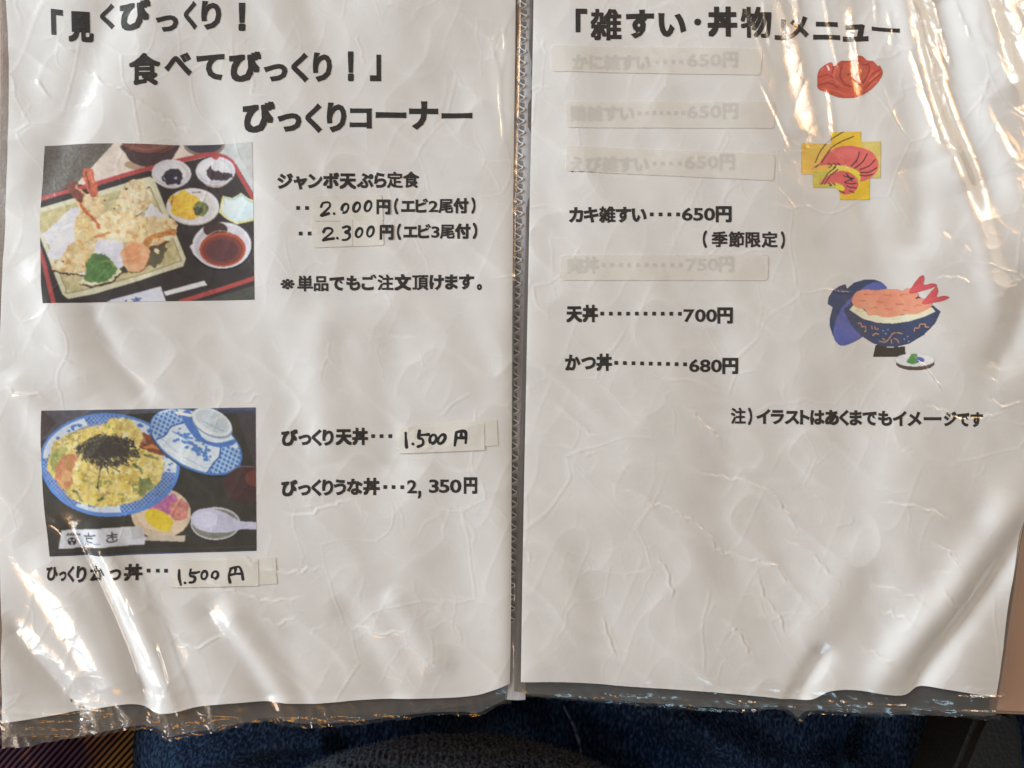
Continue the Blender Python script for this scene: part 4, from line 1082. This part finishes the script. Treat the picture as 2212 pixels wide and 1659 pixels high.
def paint_crab(c):
    Rd = (184, 70, 50)
    c.poly([(1322, 345), (1328, 300), (1362, 272), (1385, 268), (1392, 285), (1420, 262), (1470, 258), (1490, 240), (1515, 240), (1535, 258), (1562, 264), (1578, 282), (1592, 285), (1602, 315), (1590, 345), (1560, 380), (1520, 408), (1470, 422), (1410, 418), (1360, 396), (1326, 380)], Rd, grain=0.05, cell=30)
    c.ell(1478, 312, 56, 52, (192, 82, 56), grain=0.04)
    for l in ([(1330, 330), (1370, 320), (1400, 345)], [(1325, 365), (1370, 355), (1410, 375)], [(1540, 270), (1545, 300), (1525, 345)], [(1595, 320), (1555, 350), (1520, 395)], [(1588, 300), (1550, 325), (1518, 360)],
              [(1425, 290), (1418, 330), (1440, 365)], [(1440, 365), (1480, 372), (1520, 350)], [(1490, 250), (1510, 275), (1540, 280)], [(1390, 285), (1385, 315)]): c.line(l, 4.5, (140, 42, 38))
    for l in ([(1345, 350), (1390, 340), (1430, 372)], [(1350, 380), (1400, 388), (1440, 405)], [(1560, 300), (1535, 345), (1500, 392)], [(1575, 350), (1535, 382), (1495, 410)], [(1500, 262), (1512, 285), (1508, 320)], [(1400, 292), (1392, 330), (1408, 360)]): c.line(l, 5, (206, 98, 72), alpha=0.7)
    for l in ([(1450, 322), (1462, 318)], [(1472, 300), (1478, 306)]): c.line(l, 4, (70, 25, 25))
    c.line([(1365, 282), (1372, 300)], 7, (216, 190, 200)); c.line([(1585, 315), (1545, 350)], 4, (215, 120, 90)); c.line([(1340, 300), (1350, 290)], 5, (214, 110, 90))
c5 = lambda x, y: ((x - 1106) / 0.5, y / 0.5)
picture('illustration', R_, (1762, 114), (1912, 114), (1912, 216), (1762, 216), c5, paint_crab, 'printed drawing of a folded red crab', masked=True, step=1.1, soft=1)

def paint_shrimp(c):
    q = lambda x0, y0, x1, y1, cc: c.poly([(x0, y0), (x1, y0), (x1, y1), (x0, y1)], cc, smooth=False, grain=0.03, cell=80)
    q(1250, 620, 1382, 755, (222, 178, 66)); q(1508, 612, 1593, 770, (204, 182, 88)); q(1380, 568, 1510, 705, (226, 178, 34)); q(1418, 700, 1549, 863, (230, 184, 26)); q(1300, 742, 1432, 812, (186, 178, 60)); q(1380, 640, 1510, 760, (226, 196, 84))
    c.poly([(1293, 732), (1328, 706), (1345, 680), (1390, 642), (1450, 627), (1515, 638), (1560, 662), (1582, 705), (1572, 748), (1530, 778), (1500, 780), (1505, 752), (1480, 728), (1420, 712), (1335, 714)], (212, 88, 84), grain=0.03)
    c.ell(1450, 660, 50, 22, (216, 104, 100), alpha=0.6)
    c.poly([(1420, 735), (1470, 728), (1508, 750), (1500, 790), (1470, 770)], (224, 204, 40))
    c.poly([(1328, 797), (1350, 770), (1395, 742), (1445, 738), (1485, 760), (1500, 790), (1488, 820), (1455, 838), (1418, 832), (1440, 815), (1425, 795), (1390, 788)], (212, 84, 84), grain=0.03)
    c.poly([(1395, 795), (1425, 800), (1440, 815), (1415, 828)], (224, 204, 40))
    K = (52, 38, 32)
    for l, w in (([(1312, 700), (1335, 650), (1375, 605), (1436, 566)], 4), ([(1340, 700), (1380, 640), (1425, 610), (1478, 588)], 4), ([(1503, 655), (1492, 690), (1468, 716)], 4.6), ([(1535, 664), (1515, 700), (1482, 726)], 4.6),
                 ([(1568, 690), (1545, 715), (1505, 732)], 4.6), ([(1575, 725), (1545, 742), (1508, 745)], 4.6), ([(1560, 752), (1530, 758), (1505, 755)], 4),
                 ([(1340, 795), (1365, 750), (1400, 722)], 4), ([(1352, 795), (1375, 760), (1410, 730)], 4), ([(1368, 706), (1385, 712), (1372, 722)], 4), ([(1390, 704), (1402, 712), (1392, 724)], 4), ([(1408, 704), (1420, 712)], 4),
                 ([(1435, 758), (1478, 770)], 4.6), ([(1440, 785), (1480, 768)], 4.6), ([(1446, 748), (1472, 780)], 4.6), ([(1490, 790), (1465, 792), (1440, 788)], 4), ([(1492, 810), (1465, 808), (1448, 800)], 4), ([(1480, 830), (1460, 822)], 4), ([(1415, 822), (1440, 832)], 4),
                 ([(1370, 792), (1382, 798), (1374, 802)], 4), ([(1388, 790), (1398, 798)], 4), ([(1312, 722), (1325, 712)], 4)): c.line(l, w, K)
picture('illustration', R_, (1728, 281), (1904, 281), (1904, 434), (1728, 434), c5, paint_shrimp, 'printed drawing of two red shrimps on yellow squares', masked=True, step=1.0, soft=1)

def paint_bowl(c):
    N = (50, 62, 98); BL = (78, 88, 164)
    c.poly([(535, 700), (548, 620), (600, 540), (680, 490), (752, 466), (775, 515), (850, 450), (960, 415), (1080, 412), (1170, 440), (1215, 500), (1100, 560), (800, 720), (640, 900), (600, 1080), (560, 960), (560, 860), (595, 740)], N, smooth=False)
    c.poly([(605, 1070), (620, 930), (680, 790), (760, 680), (900, 560), (1000, 480), (1120, 440), (1190, 460), (1225, 530), (1000, 560), (850, 650), (760, 780), (840, 930), (960, 1060), (800, 1160), (700, 1180), (640, 1150)], BL, grain=0.05, cell=80)
    c.poly([(725, 760), (850, 680), (1100, 560), (1350, 530), (1560, 600), (1700, 690), (1822, 790), (1760, 930), (1640, 1060), (1480, 1160), (1340, 1195), (1200, 1195), (1060, 1150), (920, 1060), (810, 940)], N, smooth=False, grain=0.05, cell=60)
    c.poly([(1100, 1165), (1250, 1200), (1435, 1185), (1443, 1310), (1065, 1310)], (54, 45, 34), smooth=False)
    c.poly([(795, 765), (860, 700), (920, 730), (1000, 790), (1150, 830), (1400, 830), (1600, 790), (1720, 740), (1762, 790), (1640, 850), (1480, 900), (1300, 925), (1130, 915), (960, 870)], (218, 212, 178), smooth=False, grain=0.03)
    Tm = (228, 138, 106)
    c.poly([(832, 690), (840, 620), (880, 560), (980, 530), (1100, 540), (1230, 525), (1340, 525), (1400, 545), (1450, 515), (1540, 545), (1580, 600), (1540, 640), (1640, 640), (1725, 700), (1690, 755), (1600, 800), (1540, 820), (1420, 820), (1300, 850), (1200, 850), (1100, 825), (1020, 830), (980, 760), (900, 745)], Tm, grain=0.05, cell=110)
    for x, y in ((1015, 578), (1235, 590), (1420, 596), (955, 652), (1155, 672), (1375, 695), (1570, 724), (1090, 745), (1258, 750), (1445, 768)):
        c.line([(x - 38, y + 6 * ((x // 5) % 3 - 1)), (x, y - 10 + 18 * ((x // 5) % 2)), (x + 38, y + 8 * ((x // 5) % 2))], 9, (190, 98, 62))
    for P in ([(1470, 570), (1530, 450), (1612, 368), (1640, 410), (1635, 480), (1720, 462), (1785, 490), (1700, 530), (1600, 560), (1520, 580)], [(1615, 690), (1690, 580), (1770, 500), (1795, 560), (1780, 620), (1860, 605), (1922, 630), (1850, 670), (1720, 695), (1650, 708)]):
        c.poly(P, (200, 68, 76), grain=0.05, cell=60)
    c.line([(1500, 560), (1570, 500), (1625, 460)], 12, (216, 96, 92), alpha=0.6); c.line([(1640, 690), (1720, 640), (1800, 630)], 12, (216, 96, 92), alpha=0.6)
    G = (212, 140, 82)
    for l in ([(895, 925), (930, 918), (945, 960), (985, 955), (990, 1010), (975, 1015)], [(1060, 955), (1066, 985)], [(1095, 960), (1105, 990)], [(1120, 990), (1135, 982)], [(1068, 1065), (1100, 1040), (1140, 1048)],
              [(1535, 1015), (1545, 975), (1580, 980), (1600, 935), (1650, 935), (1655, 965), (1692, 968)], [(1145, 1128), (1210, 1138), (1255, 1100), (1300, 1040), (1350, 1030), (1405, 1042)], [(1180, 1095), (1210, 1115)], [(1285, 1110), (1282, 1150)], [(1315, 1095), (1350, 1115), (1362, 1145)]): c.line(l, 11, G)
    for x, y in ((1190, 1005), (1245, 995), (1220, 1042), (1462, 1075), (1428, 1105), (1475, 1132)): c.ell(x, y, 8, 8, (150, 160, 180))
    c.ell(1545, 1385, 218, 82, (82, 66, 54)); c.ell(1543, 1345, 222, 76, (206, 206, 208))
    c.poly([(1480, 1320), (1510, 1275), (1575, 1285), (1560, 1320), (1600, 1350), (1560, 1385), (1500, 1390), (1450, 1365)], (72, 140, 62)); c.ell(1600, 1340, 52, 28, (70, 92, 166), rot=15)
    for l in ([(880, 770), (930, 790), (960, 780)], [(1290, 880), (1350, 870), (1410, 858)], [(1560, 820), (1620, 815)]): c.line(l, 6, (176, 180, 150))
c6 = lambda x, y: ((x * 1.80832 - 3050) / 0.33905, (y * 1.80832 - 950) / 0.33905)
picture('illustration', R_, (1783, 590), (2056, 590), (2056, 806), (1783, 806), c6, paint_bowl, 'printed drawing of a blue lidded bowl of fried shrimp on rice beside a small dish', masked=True, step=1.1, soft=1)

# ------------------------------------------------------------------ table
bm = bmesh.new()
ey = at(0, 1546, -0.0095)[1]
bmesh.ops.create_cube(bm, size=1)
for v in bm.verts: v.co = (v.co.x * 1.3 - 0.02, ey + (v.co.y + 0.5) * 0.75, -0.0095 + (v.co.z - 0.5) * 0.028)
bmesh.ops.bevel(bm, geom=bm.edges[:], offset=0.002, segments=3, affect='EDGES')
bmesh.ops.rotate(bm, verts=bm.verts, cent=(at(2190, 1546, -0.0095)[0], ey, 0), matrix=__import__('mathutils').Matrix.Rotation(math.radians(-2.4), 3, 'Z'))
me = bpy.data.meshes.new('tabletop'); bm.to_mesh(me); bm.free()
table = thing('table', 'pinkish tan tabletop under the menu, seen past its right edge', 'table')
obj('tabletop', me, M['table'], table, smooth=False)

# ------------------------------------------------------------------ the reader's lap
person = thing('person', 'lap of a seated person in blue jeans and dark waffle knit top', 'person', (0, -0.3, -0.2))
def local(me, parent):
    off_ = parent.location
    n_ = len(me.vertices); co = np.empty(n_ * 3, np.float32); me.vertices.foreach_get('co', co)
    co = co.reshape(-1, 3) - np.array(off_, np.float32); me.vertices.foreach_set('co', co.ravel()); me.update()
    return me

m, nt, b = mat('blue_denim', rough=0.9, spec=0.15)
tc = nnode(nt, 'ShaderNodeTexCoord')
wv = nnode(nt, 'ShaderNodeTexWave'); wv.inputs['Scale'].default_value = 420; wv.inputs['Distortion'].default_value = 3.0; wv.inputs['Detail'].default_value = 2; wv.inputs['Detail Scale'].default_value = 3
mp = nnode(nt, 'ShaderNodeMapping'); mp.inputs['Rotation'].default_value = (0, 0, 0.6)
nt.links.new(tc.outputs['Object'], mp.inputs[0]); nt.links.new(mp.outputs[0], wv.inputs[0])
nz = nnode(nt, 'ShaderNodeTexNoise'); nz.inputs['Scale'].default_value = 760; nz.inputs['Detail'].default_value = 2
mp2 = nnode(nt, 'ShaderNodeMapping'); mp2.inputs['Scale'].default_value = (1, 0.45, 1); nt.links.new(tc.outputs['Object'], mp2.inputs[0]); nt.links.new(mp2.outputs[0], nz.inputs['Vector'])
ns = nnode(nt, 'ShaderNodeTexNoise'); ns.inputs['Scale'].default_value = 16; ns.inputs['Detail'].default_value = 3; nt.links.new(tc.outputs['Object'], ns.inputs['Vector'])
ad = nnode(nt, 'ShaderNodeMath', operation='MULTIPLY_ADD'); ad.inputs[1].default_value = 0.22; nt.links.new(wv.outputs['Fac'], ad.inputs[0]); nt.links.new(nz.outputs['Fac'], ad.inputs[2])
ad2 = nnode(nt, 'ShaderNodeMath', operation='MULTIPLY_ADD'); ad2.inputs[1].default_value = 0.42; nt.links.new(ns.outputs['Fac'], ad2.inputs[0]); nt.links.new(ad.outputs[0], ad2.inputs[2])
cr = nnode(nt, 'ShaderNodeValToRGB'); e = cr.color_ramp.elements; e[0].position = 0.62; e[0].color = (0.002, 0.006, 0.018, 1); e[1].position = 1.0; e[1].color = (0.05, 0.10, 0.19, 1)
el = cr.color_ramp.elements.new(0.80); el.color = (0.005, 0.018, 0.055, 1)
nt.links.new(ad2.outputs[0], cr.inputs[0]); nt.links.new(cr.outputs[0], b.inputs['Base Color'])
add_bump(nt, b, ad.outputs[0], 0.8, 0.0005); M['denim'] = m

xs = np.arange(-0.28, 0.345, 0.0018); ysw = np.arange(-0.42, -0.09, 0.0018)
X, Y = np.meshgrid(xs, ysw); Pxv = X / S; Pyv = Y / S
zj = -0.115 - 0.018 * np.exp(-((X + 0.005) / 0.035) ** 2) - 0.10 * ((np.abs(X) - 0.1) / 0.17).clip(0) ** 2 * 0.35 + 0.02 * (-(Y + 0.2)).clip(-0.1, 0.2)
zj += 0.005 * noise(Pxv, Pyv, 180, 81, 20, 2.2) + 0.003 * noise(Pxv, Pyv, 90, 83, -25, 2.5)
for (pa, am, w) in (([(1480, 1540), (1640, 1620), (1900, 1680)], 0.006, 40), ([(1880, 1560), (1840, 1640), (1830, 1720)], -0.006, 22), ([(1780, 1640), (1700, 1700)], 0.005, 24),
                    ([(400, 1640), (560, 1600), (700, 1590)], 0.005, 26), ([(1210, 1520), (1236, 1570), (1248, 1640), (1250, 1720)], 0.0022, 6), ([(1130, 1530), (1160, 1590), (1175, 1660)], 0.0018, 9)):
    pw = [at(px, py, -0.12) for px, py in pa]; pw = np.array([(q[0], q[1]) for q in pw])
    m_, best, *_r = line_field(X, Y, smooth_line(pw), w * S * 4); add = np.zeros_like(X); add[m_] = 1.7 * am * np.exp(-(best / (w * S * 1.3)) ** 2); zj += add
obj('jeans', local(grid_mesh('jeans', X, Y, zj), person), M['denim'], person)
# side seam stitches on the jeans are worn pale
m, nt, b = mat('worn_seam', rough=0.9, spec=0.1); mix_color_noise(nt, b, (0.03, 0.08, 0.17), (0.28, 0.36, 0.45), 500, 3); M['seam'] = m
bm = bmesh.new()
pts = [at(px, py, -0.128) for px, py in ((1214, 1508), (1236, 1550), (1248, 1590), (1252, 1640), (1250, 1720))]
ribbon(bm, [(p[0], p[1]) for p in pts], 0.0016, 0, 0.0005)
me = bpy.data.meshes.new('seam'); bm.to_mesh(me); bm.free()
co = np.empty(len(me.vertices) * 3, np.float32); me.vertices.foreach_get('co', co); co = co.reshape(-1, 3)
ix = np.clip(((co[:, 0] - xs[0]) / 0.0018).astype(int), 0, len(xs) - 1); iy = np.clip(((co[:, 1] - ysw[0]) / 0.0018).astype(int), 0, len(ysw) - 1)
co[:, 2] += zj[iy, ix] + 0.0012; me.vertices.foreach_set('co', co.ravel())
obj('seam', local(me, person), M['seam'], person)

m, nt, b = mat('dark_knit', rough=0.95, spec=0.1)
mix_color_noise(nt, b, (0.010, 0.015, 0.024), (0.085, 0.11, 0.15), 650, 3); M['knit'] = m
cx_, cy_, zc = at(985, 1862, -0.10); rx, ry, rz = 490 * S * 1.294, 292 * S * 1.294, 0.055
xs = np.linspace(cx_ - rx, cx_ + rx, 560); ysw = np.linspace(cy_ - ry, cy_ + ry, 340)
X, Y = np.meshgrid(xs, ysw); rr = ((X - cx_) / rx) ** 2 + ((Y - cy_) / ry) ** 2
zk = zc + rz * np.sqrt((1 - rr).clip(0))
per = 0.0036
kn = np.maximum(np.abs(np.cos(math.pi * (X + 0.0004 * noise(X / S, Y / S, 60, 3)) / per)), 0.85 * np.abs(np.cos(math.pi * (Y + 0.12 * (X - cx_) ** 2) / (per * 1.15))))
zk += 0.0036 * kn + 0.0004 * noise(X / S, Y / S, 7, 91) + 0.002 * noise(X / S, Y / S, 200, 92)
keep = (rr < 1)[:-1, :-1] & (rr < 1)[1:, 1:] & (rr < 1)[1:, :-1] & (rr < 1)[:-1, 1:]
obj('sweater', local(grid_mesh('sweater', X, Y, zk, keep), person), M['knit'], person)

# ------------------------------------------------------------------ leather seat, patterned cushion, wood
m, nt, b = mat('black_leather', (0.022, 0.020, 0.018), 0.48, 0.5)
tc = nnode(nt, 'ShaderNodeTexCoord'); v = nnode(nt, 'ShaderNodeTexVoronoi'); v.inputs['Scale'].default_value = 480; v.inputs['Randomness'].default_value = 1
nt.links.new(tc.outputs['Object'], v.inputs['Vector']); add_bump(nt, b, v.outputs['Distance'], 0.5, 0.0004); M['leather'] = m
bm = bmesh.new()
zt_ = -0.100
vs = [bm.verts.new(at(px, py, zt_)) for px, py in smooth_closed([(2030, 1760), (2075, 1650), (2118, 1550), (2150, 1530), (2192, 1540), (2212, 1580), (2218, 1660), (2216, 1760), (2120, 1790)], 3)]
f = bm.faces.new(vs)
f.normal_update()
if f.normal.z < 0: f.normal_flip()
r = bmesh.ops.extrude_face_region(bm, geom=[f])
for g in r['geom']:
    if isinstance(g, bmesh.types.BMVert): g.co.z = -0.16
bmesh.ops.recalc_face_normals(bm, faces=bm.faces)
top_e = [e_ for e_ in bm.edges if all(v.co.z > zt_ - 1e-5 for v in e_.verts)]
bmesh.ops.bevel(bm, geom=top_e, offset=0.004, segments=4, affect='EDGES')
me = bpy.data.meshes.new('cushion_pad'); bm.to_mesh(me); bm.free()
o = obj('leather_bag', me, M['leather'], smooth=False); o['label'] = 'black grained leather bag corner beside the jeans at lower right'; o['category'] = 'bag'

m, nt, b = mat('striped_cloth', rough=0.95, spec=0.1)
tc = nnode(nt, 'ShaderNodeTexCoord'); mp = nnode(nt, 'ShaderNodeMapping'); mp.inputs['Rotation'].default_value = (0, 0, math.radians(40))
wv = nnode(nt, 'ShaderNodeTexWave'); wv.inputs['Scale'].default_value = 115; wv.inputs['Distortion'].default_value = 0.6
nt.links.new(tc.outputs['Object'], mp.inputs[0]); nt.links.new(mp.outputs[0], wv.inputs[0])
nz = nnode(nt, 'ShaderNodeTexNoise'); nz.inputs['Scale'].default_value = 34; nt.links.new(tc.outputs['Object'], nz.inputs['Vector'])
r1 = nnode(nt, 'ShaderNodeValToRGB'); e = r1.color_ramp.elements; e[0].position = 0.42; e[0].color = (0.06, 0.032, 0.055, 1); e[1].position = 0.60; e[1].color = (0.27, 0.15, 0.055, 1)
el = r1.color_ramp.elements.new(0.5); el.color = (0.17, 0.085, 0.06, 1)
nt.links.new(nz.outputs['Fac'], r1.inputs[0])
mx = nnode(nt, 'ShaderNodeMix', data_type='RGBA', blend_type='MULTIPLY'); mx.inputs['Factor'].default_value = 1
r2_ = nnode(nt, 'ShaderNodeValToRGB'); r2_.color_ramp.elements[0].position = 0.4; r2_.color_ramp.elements[0].color = (0.12, 0.11, 0.12, 1); r2_.color_ramp.elements[1].position = 0.6; r2_.color_ramp.elements[1].color = (1.5, 1.4, 1.3, 1)
nt.links.new(wv.outputs['Fac'], r2_.inputs[0]); nt.links.new(r1.outputs[0], mx.inputs['A']); nt.links.new(r2_.outputs[0], mx.inputs['B']); nt.links.new(mx.outputs['Result'], b.inputs['Base Color'])
add_bump(nt, b, wv.outputs['Fac'], 0.6, 0.0008); M['cloth'] = m
x0, y0, _ = at(-260, 1850, -0.10); x1, y1, _ = at(245, 1540, -0.10)
xs = np.linspace(x0, x1, 60); ysw = np.linspace(y0, y1, 40); X, Y = np.meshgrid(xs, ysw)
uu = (X - x0) / (x1 - x0); vv = (Y - y0) / (y1 - y0)
zt = -0.10 - 0.035 * (uu ** 6 + (1 - uu) ** 8) - 0.03 * ((1 - vv) ** 8 + vv ** 8) + 0.001 * noise(X / S, Y / S, 60, 4)
xx = np.concatenate([X, X[::-1] * 1.0], 0)
bmv = grid_mesh('cushion', X, Y, zt)
bm = bmesh.new(); bm.from_mesh(bmv)
r = bmesh.ops.extrude_edge_only(bm, edges=[e_ for e_ in bm.edges if e_.is_boundary])
for g in r['geom']:
    if isinstance(g, bmesh.types.BMVert): g.co.z = -0.17
bm.to_mesh(bmv); bm.free()
o = obj('seat_cushion', bmv, M['cloth']); o['label'] = 'purple and orange diagonally striped woven seat cushion at lower left'; o['category'] = 'cushion'

bm = bmesh.new(); bmesh.ops.create_cube(bm, size=1)
for v in bm.verts: v.co = (v.co.x * 3.0, v.co.y * 3.0 - 0.2, -0.40 + v.co.z * 0.02)
me = bpy.data.meshes.new('floor'); bm.to_mesh(me); bm.free()
o = obj('floor', me, M['wood'], smooth=False); o['kind'] = 'structure'
print('TRIS', sum(len(o.data.polygons) for o in bpy.data.objects if o.type == 'MESH') * 2)
